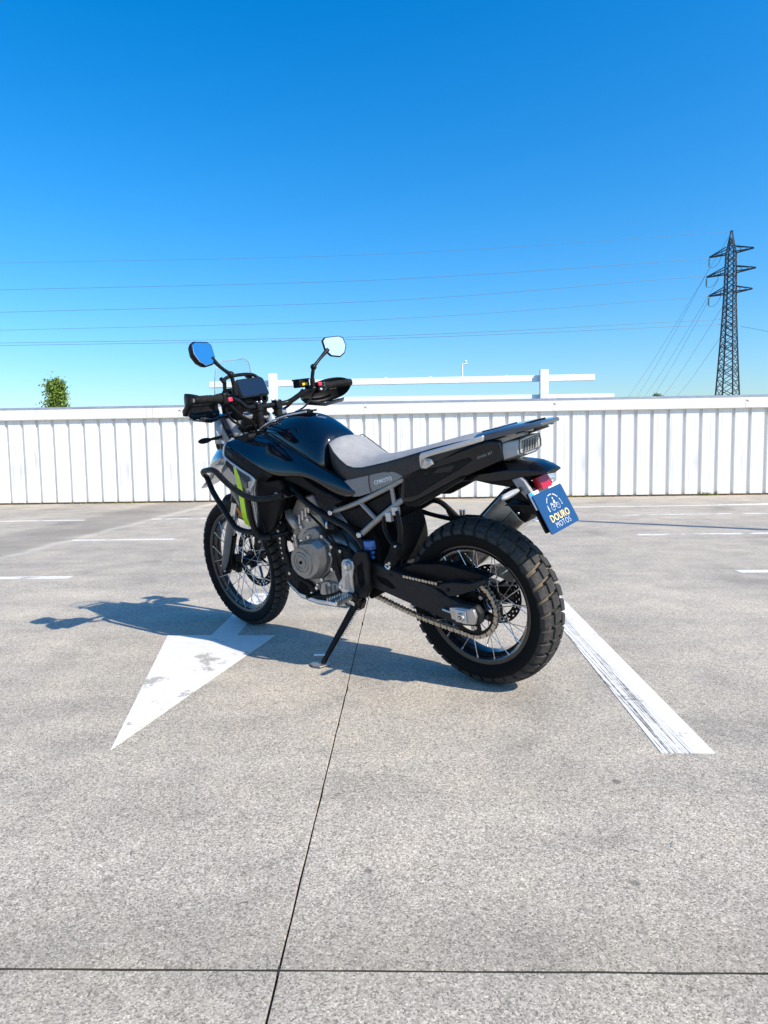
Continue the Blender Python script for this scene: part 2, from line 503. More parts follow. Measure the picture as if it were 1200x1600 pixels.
def cr(pts, k=6, closed=False):
    """smooth path through points"""
    P = [Vector(p) for p in pts]
    n = len(P)
    out = []
    for i in range(n if closed else n - 1):
        p1, p2 = P[i], P[(i + 1) % n]
        p0 = P[i - 1] if (closed or i > 0) else p1 * 2 - p2
        p3 = P[(i + 2) % n] if (closed or i < n - 2) else p2 * 2 - p1
        for j in range(k):
            t = j / k
            out.append(.5 * ((2 * p1) + (p2 - p0) * t + (2 * p0 - 5 * p1 + 4 * p2 - p3) * t * t + (3 * p1 - p0 - 3 * p2 + p3) * t ** 3))
    if not closed: out.append(P[-1])
    return out
def text_mb(body, size, bold=0.0, depth=.0006, spacing=1.0, shear=0.0):
    cu = bpy.data.curves.new('lettering', 'FONT')
    cu.body = body
    cu.size = size
    cu.align_x = 'CENTER'
    cu.align_y = 'CENTER'
    cu.extrude = depth
    cu.offset = bold
    cu.space_character = spacing
    cu.shear = shear
    cu.resolution_u = 3
    o = bpy.data.objects.new('lettering', cu)
    col.objects.link(o)
    dg = bpy.context.evaluated_depsgraph_get()
    me = bpy.data.meshes.new_from_object(o.evaluated_get(dg))
    mb = MB()
    mb.v = [v.co.copy() for v in me.vertices]
    mb.f = [list(p.vertices) for p in me.polygons]
    bpy.data.objects.remove(o)
    bpy.data.curves.remove(cu)
    bpy.data.meshes.remove(me)
    return mb
def place(mb, o, right, upv):
    o, a, b = Vector(o), Vector(right).normalized(), Vector(upv)
    b = (b - b.dot(a) * a).normalized()
    c = a.cross(b)
    return mb.map(lambda p: o + a * p.x + b * p.y + c * p.z)

# ================================================================== THE DECK
GA = -.029                                       # the slab grid is turned slightly to the camera
gu, gv = Vector((math.cos(GA), math.sin(GA), 0)), Vector((-math.sin(GA), math.cos(GA), 0))
G0 = Vector((-.197, 1.126, 0))                   # a joint crossing
def grid(u, v, z=0.0): return G0 + gu * u + gv * v + Vector((0, 0, z))
ground = obj('ground', MB().add([(-3000, -3000, -.2), (3000, -3000, -.2), (3000, 3000, -.2), (-3000, 3000, -.2)], [(0, 1, 2, 3)]), 'soil')
tag(ground, kind='structure')
dk = MB()
P4 = [grid(u_, v_, -.009) for u_, v_ in ((-24.9, -9), (24.9, -9), (24.9, 12.72), (-24.9, 12.72))]
dk.add(P4, [(0, 1, 2, 3)])
deck = tag(obj('parking_deck', dk, 'subbase'), kind='structure')
US, GAP = 4.15, .0030
GAPV = .0042
vs_edges = [-9.0, -4.12, 0.0, 4.07, 8.2, 12.72]
def slab(u0, u1, v0, v1):
    """one cast slab: flat top, slightly ragged arrises, open joint round it"""
    mb = MB()
    rnd = random.Random(int(u0 * 100) * 7 + int(v0 * 100))
    def side(a, b, n):
        out = []
        for i in range(n):
            t = i / n
            out.append((a[0] + (b[0] - a[0]) * t, a[1] + (b[1] - a[1]) * t))
        return out
    n = 60 if (abs(u0 + u1) < 9 and v0 < 5) else 6
    loop = side((u0, v0), (u1, v0), n) + side((u1, v0), (u1, v1), n) + side((u1, v1), (u0, v1), n) + side((u0, v1), (u0, v0), n)
    cx, cy = (u0 + u1) / 2, (v0 + v1) / 2
    def inset(p, d): 
        dx = d if p[0] < cx else -d
        d2 = d + (GAPV - GAP) / 2
        dy = d2 if p[1] < cy else -d2
        ex = min(abs(p[0] - u0), abs(p[0] - u1)) < 1e-6
        ey = min(abs(p[1] - v0), abs(p[1] - v1)) < 1e-6
        return (p[0] + (dx if ex else 0), p[1] + (dy if ey else 0))
    jit = [rnd.uniform(0, .0012) + (rnd.random() < .12) * rnd.uniform(.0, .004) for _ in loop]
    rings = []
    for d, z in ((GAP * .5, -.16), (GAP * .5, -.0015), (GAP * .5 + .0010, 0.0)):
        rings.append([grid(*inset(p, d + (jit[i] if z > -.1 else 0)), z) for i, p in enumerate(loop)])
    mb.loft(rings, True, False)
    m = len(loop)
    mb.f.append(list(range(2 * m, 3 * m)))
    return mb
for iu in range(-6, 6):
    for iv in range(len(vs_edges) - 1):
        obj('concrete_slab', slab(iu * US, (iu + 1) * US, vs_edges[iv], vs_edges[iv + 1]), 'concrete', deck, angle=50)

for v_ in vs_edges[1:-1]:
    obj('joint_filler', MB().add([grid(u_, v_ + d_, -.0016) for u_, d_ in ((-24.9, -.012), (24.9, -.012), (24.9, .012), (-24.9, .012))], [(0, 1, 2, 3)]), 'subbase', deck)
# painted markings: thin coats on the slabs
def coat(name, pts, m, z=.002):
    n = len(pts)
    c = Vector((sum(p[0] for p in pts) / n, sum(p[1] for p in pts) / n, 0))
    mb = MB().add([(p[0] - c.x, p[1] - c.y, z) for p in pts] + [(p[0] - c.x, p[1] - c.y, .0002) for p in pts],
                  [tuple(range(n))] + [(i, (i + 1) % n, (i + 1) % n + n, i + n) for i in range(n)])
    o = obj(name, mb, m, deck)
    o.location = c
    return o
coat('arrow_marking', [(-.856, 2.045), (-.557, 3.374), (-.752, 3.385), (-.728, 4.45), (-.858, 4.455), (-.883, 3.393), (-1.107, 3.406)], 'paint')
coat('stripe_marking', [(.812, 1.963), (.969, 1.953), (1.13, 4.9), (.985, 4.9)], 'paint_marks')
def hline(x0, x1, y, wd=.10, m='paint_old'):
    a = -.03
    coat('bay_line', [(x0, y + a * 0 - wd / 2), (x1, y + a * (x1 - x0) - wd / 2), (x1, y + a * (x1 - x0) + wd / 2), (x0, y + wd / 2)], m)
hline(-7.6, -2.41, 5.33, .10, 'paint')
hline(-3.5, -2.34, 7.59, .10, 'paint')
hline(-7.9, -4.45, 10.22, .11, 'paint')
hline(-3.45, .4, 10.12, .10)
hline(2.6, 7.4, 4.98, .10, 'paint')
hline(2.72, 7.6, 7.30, .11)
hline(2.75, 7.8, 9.63, .12)
coat('arrow_marking', [(2.3, 11.12), (6.4, 11.0), (6.4, 11.35), (5.1, 11.13), (2.3, 11.24)], 'paint')
hline(2.0, 2.55, 9.1, .5)
# green moss along the foot of the fence and a few dry needles: ground cover nobody counts
mo = MB()
rn = random.Random(3)
for x0, n_, sp in ((-6.2, 60, .5), (-5.4, 40, .3), (1.9, 40, .25), (3.6, 60, .4), (6.05, 90, .12), (5.0, 40, .3), (-1.0, 30, .4)):
    for i in range(n_):
        u = x0 + rn.gauss(0, sp)
        b = grid(u - G0.x, 12.60 - rn.random() * .06, 0)
        h = rn.uniform(.01, .05) * (2.2 if sp < .2 else 1)
        a = rn.random() * 6.28
        d = Vector((math.cos(a), math.sin(a), 0)) * .012
        l = Vector((rn.uniform(-.02, .02), rn.uniform(-.02, .02), h))
        mo.add([b - d, b + d, b + l], [(0, 1, 2)])
tag(obj('moss', mo, 'moss'), 'tufts of green and yellow moss along the foot of the white fence', 'moss', kind='stuff')
nd = MB()
for x, y in ((380, 1412), (205, 1335), (141, 1553), (679, 1355), (990, 1330), (430, 1100), (520, 1130), (888, 1080), (60, 1380), (1130, 1150), (1050, 1320)):
    g = gp(x, y)
    a = rn.random() * 3.1
    d = Vector((math.cos(a), math.sin(a), 0)) * rn.uniform(.006, .014)
    nd.tube([g - d + Vector((0, 0, .0016)), g + Vector((0, .001, .003)), g + d + Vector((0, 0, .0016))], .0006, 5)
tag(obj('dry_needles', nd, 'bark'), 'scattered dry brown needles lying on the concrete', 'debris', kind='stuff')

# ================================================================== THE FENCE
FB = Vector((-7.863, 13.976, 0))
FE = Vector((7.583, 13.462, 0))
fd = (FE - FB).normalized()
fn = Vector((fd.y, -fd.x, 0))                 # towards the camera
FH, FL = 1.935, .222                             # total height, flashing height
FRAD = math.atan2(fd.y, fd.x)
fence = empty('sheet_metal_fence', tuple((FB + FE) / 2))
fence.rotation_euler = (0, 0, FRAD)
tag(fence, 'long white corrugated sheet metal fence along the edge of the deck', 'fence')
PW = .3155
def pan_mesh(seed):
    """one sheet pan: flat face with two faint creases, a groove at its right-hand edge"""
    rr = random.Random(seed)
    z0, z1 = .035, FH - FL + .02
    gw = .058
    prof = [(0, -.045), (.008, 0), (.075, .0), (.080, .0025), (.088, .0025), (.093, 0), (.165, 0), (.170, .0025), (.178, .0025), (.183, 0), (PW - gw - .008, 0), (PW - gw, -.045), (PW, -.045)]
    mb = MB()
    rings = []
    nz = 14
    dents = [(rr.uniform(.05, .24), rr.uniform(.35, 1.0), rr.uniform(.006, .026)) for _ in range(rr.choice((0, 0, 1, 2)))]
    for i in range(nz + 1):
        z = z0 + (z1 - z0) * i / nz
        row = []
        for x, y in prof:
            d = 0
            for dx, dz, dd in dents:
                d -= dd * math.exp(-((x - dx) / .05) ** 2 - ((z - dz) / .16) ** 2)
            row.append((x, -(y + d), z))
        rings.append(row)
    mb.loft(rings, False, False)
    for z in (z0 + .16, z1 - .11):              # fixing screws beside the groove
        mb.lathe([(0.0001, -.006), (.006, -.005), (.009, .0), (.009, .002)], 8, (PW - gw - .02, 0, z))
    return mb.mesh('panel', 25)
pans = [pan_mesh(s) for s in range(9)]
n_pan = 120
X0 = -n_pan * PW / 2 + .105
for i in range(n_pan):
    o = link('panel', pans[(i * 5 + (i // 4)) % 9], 'sheet', fence)
    o.location = (X0 + i * PW, 0, 0)
half = n_pan * PW / 2
bk = obj('backing_rail', MB().box((0, .075, 1.0), (2 * half, .05, 2 * (FH - .12) - 1.0 - .9)), 'white_steel', fence)
seglen = 3.72
x = -half + .1
k_ = 0
while x < half:
    x1 = min(x + seglen, half)
    fl = MB()
    prof = [(.062, FH - .012), (.060, FH - FL), (.044, FH - FL - .014), (.030, FH - FL - .006), (-.09, FH - FL + .002), (-.09, FH), (.0, FH + .012), (.062, FH - .012)]
    fl.loft([[(xx, -a, b) for a, b in prof[:-1]] for xx in (x + .0015, x1 - .0015)])
    f_ = obj('flashing', fl, 'sheet', fence, bevel=.003)
    ed = MB().loft([[(xx, -a, b) for a, b in ((.066, FH - .020), (.067, FH - .004), (.0, FH + .026), (-.095, FH + .012), (-.093, FH + .004), (.0, FH + .017), (.063, FH - .009))] for xx in (x + .001, x1 - .001)])
    obj('cap_strip', ed, 'flash_edge', f_)
    st = MB()
    for dx, dz, r_ in ((.03, -.085, .014), (.055, -.10, .009)):
        st.lathe([(.0001, -.004), (r_, -.003), (r_, .004)], 8, (x + dx, -.0625, FH + dz))
    obj('rusty_rivet', st, 'rust', f_)
    x = x1
obj('base_strip', MB().box((0, .03, .018), (2 * half, .03, .032)), 'rust', fence)

# ================================================================== WHITE FRAME BEHIND THE FENCE
fr = empty('steel_goalpost_frame', (0, 17, 0))
tag(fr, 'white steel beam on two posts rising behind the fence', 'steel frame')
beam = MB()
def rb(z): return z
beam.box((.49, 0, 2.70), (9.46, .10, .15), Matrix.Rotation(-.004, 3, 'Y'))
bo = obj('beam', beam, 'white_steel', fr, bevel=.006)
for xx in (-2.66, 3.95):
    obj('post', MB().box((xx, -.12, 1.45), (.20, .13, 2.92)), 'white_steel', fr, bevel=.006)
obj('rail', MB().box((2.2, .0, 2.265), (7.0, .10, .12), Matrix.Rotation(.003, 3, 'Y')), 'white_steel', fr, bevel=.006)
sp = MB().tube([(1.97, 0, 2.74), (1.97, 0, 3.09), (2.10, 0, 3.09)], .022, 8).sphere((2.06, 0, 3.15), .03)
obj('bracket', sp, 'white_steel', fr)
cl = MB()
for xx in (-3.5, -1.7, .1, 1.2, 3.05, 4.7): cl.box((xx, -.01, 2.785), (.05, .06, .035))
obj('clip', cl, 'white_steel', bo)

# ================================================================== PYLON, WIRES
PY = Vector((60.0, 120, 0))
pyl = empty('lattice_pylon', tuple(PY))
pyl.rotation_euler = (0, 0, R(-48))
tag(pyl, 'tall dark lattice electricity pylon with three cross arms at the right', 'pylon')
lv = [(0.0, 2.5), (6, 2.0), (10.5, 1.42), (15, 1.22), (20, 1.0), (24, .85), (26.9, .76), (30.9, .70), (34.2, .64), (38.0, .12)]
def hw(z):
    for (a, b), (c, d) in zip(lv, lv[1:]):
        if a <= z <= c: return b + (d - b) * (z - a) / (c - a)
    return lv[-1][1]
def corner(i, z):
    s = ((-1, -1), (1, -1), (1, 1), (-1, 1))[i % 4]
    return Vector((s[0] * hw(z), s[1] * hw(z), z))
for i in range(4):
    obj('leg', MB().tube([corner(i, z) for z, _ in lv], [.15, .15, .15, .14, .14, .13, .12, .11, .10, .06], 4), 'pylon', pyl)
zs, z = [0.0], 0.0
while z < 36.5:
    z += max(.9, hw(z) * 1.15)
    zs.append(min(z, 37.6))
for i in range(4):
    lat = MB()
    for k, (a, b) in enumerate(zip(zs, zs[1:])):
        lat.tube([corner(i, a), corner(i + 1, b)], .07, 4)
        lat.tube([corner(i + 1, a), corner(i, b)], .07, 4)
        if k % 3 == 0: lat.tube([corner(i, b), corner(i + 1, b)], .06, 4)
    obj('lattice_brace', lat, 'pylon', pyl)
obj('peak_cap', MB().box((0, 0, 38.05), (.55, .2, .12)), 'pylon', pyl)
for zz, ln in ((34.4, 3.65), (31.1, 4.05), (27.75, 3.6)):
    for s in (-1, 1):
        a = MB()
        h_ = hw(zz)
        for yy in (-h_, h_):
            a.tube([(s * h_, yy, zz), (s * ln, 0, zz)], .12, 4)
            a.tube([(s * h_, yy, zz + 1.0), (s * ln, 0, zz + .1)], .10, 4)
        for t in (.3, .6):
            xx = s * (h_ + (ln - h_) * t)
            a.tube([(xx, -h_ * (1 - t), zz), (xx, h_ * (1 - t), zz)], .06, 4)
            a.tube([(xx, 0, zz), (xx, 0, zz + 1.0 * (1 - t))], .06, 4)
        arm = obj('cross_arm', a, 'pylon', pyl)
        if s < 0:
            ins = MB()
            for q in range(8):
                ins.lathe([(.02, -.1), (.16, -.02), (.16, .02), (.02, .1)], 8, (s * ln, 0, zz - .3 - q * .17), 'Z')
            obj('insulator', ins, 'insul', arm)
        lp = MB()
        lp.tube(cr([(s * ln, 0, zz - 1.7), (s * (ln - .8), 0, zz - 1.75), (s * (ln - 1.6), 0, zz - 1.2), (s * (ln - 2.1), 0, zz - .1)], 6), .035, 4)
        if s < 0: obj('jumper_loop', lp, 'wire', arm)
def at(x, y, d):
    v = fw + rt * ((x - 600) / FPX) + up * ((800 - y) / FPX)
    return Vector((v.x * d / v.y, d, CAM_H + v.z * d / v.y))
names = ['topmost and faintest', 'second from the top', 'third from the top', 'fourth from the top', 'upper of the lowest close pair', 'lower of the lowest close pair']
for i, (pts, r_) in enumerate(((((-500, 421), (0, 411), (600, 397), (1144, 362)), .021), (((-500, 466), (0, 453), (600, 437), (1107, 404)), .030), (((-500, 502), (0, 488), (600, 470), (1103, 431)), .030),
                  (((-500, 527), (0, 516), (600, 499), (1108, 463)), .026), (((-500, 544), (0, 536), (600, 525), (1126, 499)), .032), (((-500, 549), (0, 540), (600, 529), (1127, 507)), .032))):
    o = obj('power_line', MB().tube(cr([at(x, y, 120) for x, y in pts], 8), r_, 5), 'wire')
    tag(o, 'long power line across the sky to the left, ' + names[i], 'power line', 'power lines across the sky')
order = ['first from the left', 'second from the left', 'third from the left', 'fourth from the left', 'fifth from the left', 'rightmost']
for i, (xa, ya, xb, yb) in enumerate(((1140, 368, 980, 620), (1108, 420, 992, 622), (1123, 436, 1003, 622), (1106, 472, 1016, 622), (1131, 476, 1031, 622), (1128, 524, 1051, 622))):
    A, B = at(xa, ya, 120), at(xb, yb, 210)
    B2 = A + (B - A) * 1.25
    mid = (A + B2) / 2 - Vector((0, 0, 1.2))
    o = obj('power_line', MB().tube(cr([A, mid, B2], 10), .026, 5), 'wire')
    tag(o, 'thin power line slanting from the pylon down behind the fence, ' + order[i], 'power line', 'power lines slanting down from the pylon')
o = obj('power_line', MB().tube(cr([at(1158, 510, 120), at(1180, 514, 118), at(1260, 530, 112)], 6), .03, 5), 'wire')
tag(o, 'short power line leaving the pylon to the right edge', 'power line')

# ================================================================== TREES
def tree(name, base, h, r_, label, seed, cone=True, nleaf=2600, ls=.11):
    rr = random.Random(seed)
    t = empty(name, base)
    tag(t, label, 'tree')
    tr = MB().tube(cr([(0, 0, 0), (.06, .02, h * .3), (-.04, .03, h * .6), (.02, 0, h * .95)], 5), [.16 * h / 7 * (1 - .9 * i / 15) for i in range(16)], 8)
    limbs = []
    for i in range(16):
        z = h * rr.uniform(.35, .9)
        a = rr.random() * 6.28
        l = r_ * (1.1 - .75 * (z / h - .35) / .6) * rr.uniform(.6, 1)
        e = Vector((math.cos(a) * l, math.sin(a) * l, z + l * .35))
        tr.tube([(0, 0, z), e * .5 + Vector((0, 0, z * .5)), e], [.05, .03, .012], 5)
        limbs.append(e)
    obj('trunk', tr, 'bark', t)
    cb = MB()
    clumps = []
    for i in range(46):
        z = h * (.30 + .70 * rr.random() ** .8)
        f = (1 - (z / h - .30) / .72)
        rad = r_ * (f ** .7) * math.sqrt(rr.random()) if cone else r_ * math.sqrt(max(0, 1 - ((z / h - .65) / .36) ** 2)) * math.sqrt(rr.random())
        a = rr.random() * 6.28
        clumps.append((Vector((math.cos(a) * rad, math.sin(a) * rad, z)), rr.uniform(.16, .34) * r_))
    for i in range(nleaf):
        c, s_ = clumps[rr.randrange(len(clumps))]
        p = c + Vector((rr.gauss(0, s_ * .5), rr.gauss(0, s_ * .5), rr.gauss(0, s_ * .5)))
        n = Vector((rr.gauss(0, 1), rr.gauss(0, 1), rr.gauss(.4, 1))).normalized()
        a = n.orthogonal().normalized() * ls * rr.uniform(.6, 1.2)
        b = n.cross(a) * .6
        cb.add([p - a, p - b * .8, p + a, p + b * .8], [(0, 1, 2, 3)])
    obj('crown', cb, 'leaf', t)
    return t
tree('conifer_tree', (-28.35, 60, -.2), 7.75, 2.05, 'small green tree whose top shows above the fence at left', 4, True, 16000, .13)
tree('bushy_tree', (36.15, 90, -.2), 8.6, 1.1, 'tip of a green tree just above the fence near the pylon', 9, False, 5000, .12)

# ================================================================== LAMP POST (its thin shadow crosses the right bays)
lpx = Vector((8.75, 4.25, 0))
lamp = empty('lamp_post', tuple(lpx))
tag(lamp, 'tall slim grey lamp post whose thin shadow crosses the right bays', 'lamp post')
obj('pole', MB().tube([(0, 0, 0), (0, 0, 4), (0, 0, 9)], [.11, .09, .06], 14), 'galv', lamp)
obj('base_plate', MB().box((0, 0, .012), (.3, .3, .024)), 'galv', lamp, bevel=.004)
obj('lamp_head', MB().loft([[(x_, y_, 9.0 + z_) for y_, z_ in ((-s_, 0), (s_, 0), (s_ * .7, .08), (-s_ * .7, .08))] for x_, s_ in ((.02, .05), (-.15, .14), (-.5, .13), (-.62, .06))]), 'galv', lamp, bevel=.01)

# ================================================================== THE MOTORCYCLE
YAW, LEAN = 2.4138, .1749
hx = Vector((math.cos(YAW), math.sin(YAW), 0))
lf = Vector((-math.sin(YAW), math.cos(YAW), 0))
zz_ = Vector((0, 0, 1))
Lv = lf * math.cos(LEAN) - zz_ * math.sin(LEAN)
Uv = zz_ * math.cos(LEAN) + lf * math.sin(LEAN)
bike = empty('motorcycle')
bike.matrix_world = Matrix(((hx.x, Lv.x, Uv.x, .4154), (hx.y, Lv.y, Uv.y, 2.6468), (hx.z, Lv.z, Uv.z, .0012), (0, 0, 0, 1)))
tag(bike, 'black adventure motorcycle with grey seat and knobbly tyres leaning on its side stand', 'motorcycle')
# steering: everything on the fork is turned about the head axis
rk = R(27)
SA = Vector((-math.sin(rk), 0, math.cos(rk)))
SP = Vector((1.61, 0, 0))
SM = Matrix.Translation(SP) @ Matrix.Rotation(-.0557, 4, SA) @ Matrix.Translation(-SP)
def S(p): return SM @ p
def part(name, mb, m, parent=None, **kw): return obj(name, mb, m, parent or bike, **kw)
def bolts(parent, pts, r=.007, h=.006, m='bolt', axis='Y', s=1, name='bolt'):
    for p in pts:
        b = MB().lathe([(.0001, h * s), (r * .45, h * s), (r * .5, h * .55 * s), (r * .55, h * s), (r * .9, h * s), (r, h * .7 * s), (r, -.004 * s)], 12, p, axis)
        part(name, b, m, parent)

# ---------------------------------------------------------------- wheels
def wheel(label, axle, rr_, rim_r, rim_w, ty_w, crown_r, bh, rows, cols, nsp, hub_r, mat_c, steer=False, blockfill=.86):
    hb = MB().lathe([(.012, .075), (hub_r * .62, .075), (hub_r * .62, .055), (hub_r, .052), (hub_r, .042), (hub_r * .6, .036), (hub_r * .55, 0), (hub_r * .6, -.036), (hub_r, -.042), (hub_r, -.052), (hub_r * .62, -.055), (hub_r * .62, -.075), (.012, -.075)], 36)
    wh = part('wheel', hb, 'black_metal')
    wh['label'] = label
    wh.matrix_local = (SM if steer else Matrix.Identity(4)) @ Matrix.Translation(axle)
    rp = [(rim_r + .004, rim_w), (rim_r + .002, rim_w + .003), (rim_r - .006, rim_w + .002), (rim_r - .014, rim_w - .002), (rim_r - .018, rim_w * .62), (rim_r - .034, rim_w * .35), (rim_r - .036, 0)]
    rp = rp + [(a, -b) for a, b in reversed(rp[:-1])]
    inner = [(a + .006, b * .86) for a, b in reversed(rp)]
    obj('rim', MB().lathe(rp + inner, 96, closed=True), 'rim', wh, angle=40)
    def top(y): return rr_ - (crown_r - math.sqrt(crown_r ** 2 - y * y))
    ye = ty_w * .93
    rb_ = top(ye) - bh
    tp = [(rim_r - .006, rim_w - .004), (rim_r + .004, rim_w + .002), (rim_r + (rb_ - rim_r) * .35, rim_w + (ty_w - rim_w) * .75), (rim_r + (rb_ - rim_r) * .7, ty_w * 1.0), (rb_ - .002, ty_w * .985)]
    for q in (1, .8, .6, .4, .2): tp.append((top(ye * q) - bh, ye * q))
    tp.append((top(0) - bh, 0))
    tp = tp + [(a, -b) for a, b in reversed(tp[:-1])]
    ty = obj('tyre', MB().lathe(tp, 120), mat_c, wh, angle=60)
    # tread blocks: one object each, mesh data shared round the tyre
    pitch = 2 * math.pi / rows
    metas = []
    for ci, (y0, y1, off, fill) in enumerate(cols):
        def bp(y, a, dr, ins):
            ym, am = (y0 + y1) / 2, 0
            yy = ym + (y - ym) * (1 - ins)
            aa = a * (1 - ins * .9) + off * pitch * (1 if True else 1) + abs(yy) * .9 * pitch / ty_w * .35
            rad = top(max(-crown_r * .98, min(crown_r * .98, yy))) - dr
            return (rad * math.cos(aa), yy, rad * math.sin(aa))
        ha = pitch * fill / 2
        ring = [(y0, -ha), ((y0 + y1) / 2, -ha), (y1, -ha), (y1, ha), ((y0 + y1) / 2, ha), (y0, ha)]
        mb = MB().loft([[bp(y, a, bh + .003, -.06) for y, a in ring], [bp(y, a, .0016, 0) for y, a in ring], [bp(y, a, 0, .09) for y, a in ring]], True, False)
        mb.f.append([12, 13, 16, 17]); mb.f.append([13, 14, 15, 16])
        me = mb.mesh('tread_block', 25)
        for i in range(rows):
            o = link('tread_block', me, 'tread', wh)
            o.rotation_euler = (0, i * pitch, 0)
    # crossed spokes from the hub flanges to the rim edges
    for i in range(nsp):
        s = 1 if i % 2 else -1
        t = 1 if (i // 2) % 2 else -1
        a = 2 * math.pi * (i + .5 * (s > 0)) / nsp
        ah = a + t * .95
        rr2 = rim_r - .012
        p0 = Vector((rr2 * math.cos(a), s * (rim_w - .006), rr2 * math.sin(a)))
        p1 = Vector((hub_r * .92 * math.cos(ah), s * .047, hub_r * .92 * math.sin(ah)))
        d = (p1 - p0).normalized()
        obj('spoke', MB().tube([p0 - d * .004, p0 + d * .014, p0 + d * .015, p1], [.0034, .0034, .0019, .0019], 6), 'spoke', wh)
    return wh
rear_cols = [(.003, .035, 0, .78), (-.035, -.003, .5, .78), (.0415, .072, .08, .68), (-.072, -.0415, .58, .68)]
rw = wheel('rear wheel with dusty knobbly tyre, sprocket and black spoked rim', (0, 0, .332), .332, .236, .052, .0745, .100, .0150, 36, rear_cols, 36, .052, 'carcass')
front_cols = [(.0015, .020, 0, .78), (-.020, -.0015, .5, .78), (.0235, .043, .1, .68), (-.043, -.0235, .6, .68)]
fwh = wheel('front wheel with narrow tyre and black spoked rim', (1.505, 0, .347), .347, .274, .030, .047, .062, .0085, 52, front_cols, 36, .048, 'carcass_clean', True)
def disc(wh, y, r_, rin, nh, holes=True, carrier=.05):
    """brake disc: a drilled ring on a spidered carrier"""
    mb = MB()
    n = nh
    # ring made of sectors with open slots between rows
    for j, (ra, rb2) in enumerate(((rin, rin + (r_ - rin) * .28), (rin + (r_ - rin) * .42, rin + (r_ - rin) * .62), (rin + (r_ - rin) * .76, r_))):
        mb.lathe([(ra, y - .0022), (rb2, y - .0022), (rb2, y + .0022), (ra, y + .0022)], 72, closed=True)
    for k in range(n):
        for j, (ra, rb2) in enumerate(((rin + (r_ - rin) * .26, rin + (r_ - rin) * .44), (rin + (r_ - rin) * .60, rin + (r_ - rin) * .78))):
            a0 = 2 * math.pi * (k + .5 * j) / n
            a1 = a0 + 2 * math.pi / n * .62
            pts = [(ra * math.cos(a0), ra * math.sin(a0)), (rb2 * math.cos(a0), rb2 * math.sin(a0)), (rb2 * math.cos(a1), rb2 * math.sin(a1)), (ra * math.cos(a1), ra * math.sin(a1))]
            mb.prism(pts, y - .002, y + .002)
    for k in range(6):
        a = 2 * math.pi * k / 6
        p0, p1 = Vector((carrier * math.cos(a), y, carrier * math.sin(a))), Vector((rin * 1.04 * math.cos(a + .25), y, rin * 1.04 * math.sin(a + .25)))
        mb.tube([p0, p1], .007, 6)
    return obj('brake_disc', mb, 'black_metal', wh)
disc(rw, -.082, .122, .088, 26)
disc(fwh, -.074, .160, .118, 30)
# rear sprocket
sp_ = MB()
NT_ = 44
tooth = []
for k in range(NT_):
    for f, r_ in ((-.28, .110), (-.10, .1165), (.10, .1165), (.28, .110)):
        a = 2 * math.pi * (k + f) / NT_
        tooth.append((r_ * math.cos(a), r_ * math.sin(a)))
n2 = len(tooth)
inr = [(.094 * math.cos(2 * math.pi * k / n2), .094 * math.sin(2 * math.pi * k / n2)) for k in range(n2)]
sp_.loft([[(x, y, z) for x, z in pr] for pr, y in ((inr, .078), (tooth, .078), (tooth, .0835), (inr, .0835), (inr, .078))], True, False)
for k in range(6):
    a = 2 * math.pi * k / 6 + .3
    sp_.prism([(r_ * math.cos(a + d), r_ * math.sin(a + d)) for r_, d in ((.058, -.33), (.097, -.16), (.097, .16), (.058, .33))], .0775, .083)
sp_.lathe([(.04, .077), (.066, .077), (.066, .083), (.04, .083)], 48, closed=True)
spr = obj('sprocket', sp_, 'black_metal', rw)
for k in range(6):
    a = 2 * math.pi * k / 6 + .3
    obj('bolt', MB().lathe([(.0001, .093), (.0035, .093), (.004, .090), (.0045, .093), (.0075, .093), (.0085, .090), (.0085, .080)], 10, (.075 * math.cos(a), 0, .075 * math.sin(a))), 'bolt', rw)
# chain: alternating inner and outer links round both sprockets
fsx, fsz, fsr, rsr = .545, .372, .040, .1135
cpts = []
d_ = Vector((fsx, fsz - .332))
ang = math.atan2(d_.y, d_.x)
off = math.acos((rsr - fsr) / d_.length)
for i in range(41):
    a = ang + off + (2 * math.pi - 2 * off) * i / 40
    cpts.append(Vector((rsr * math.cos(a), .081, .332 + rsr * math.sin(a))))
lo0 = cpts[-1]
for i in range(21):
    a = ang - off + 2 * off * i / 20
    cpts.append(Vector((fsx + fsr * math.cos(a), .081, fsz + fsr * math.sin(a))))
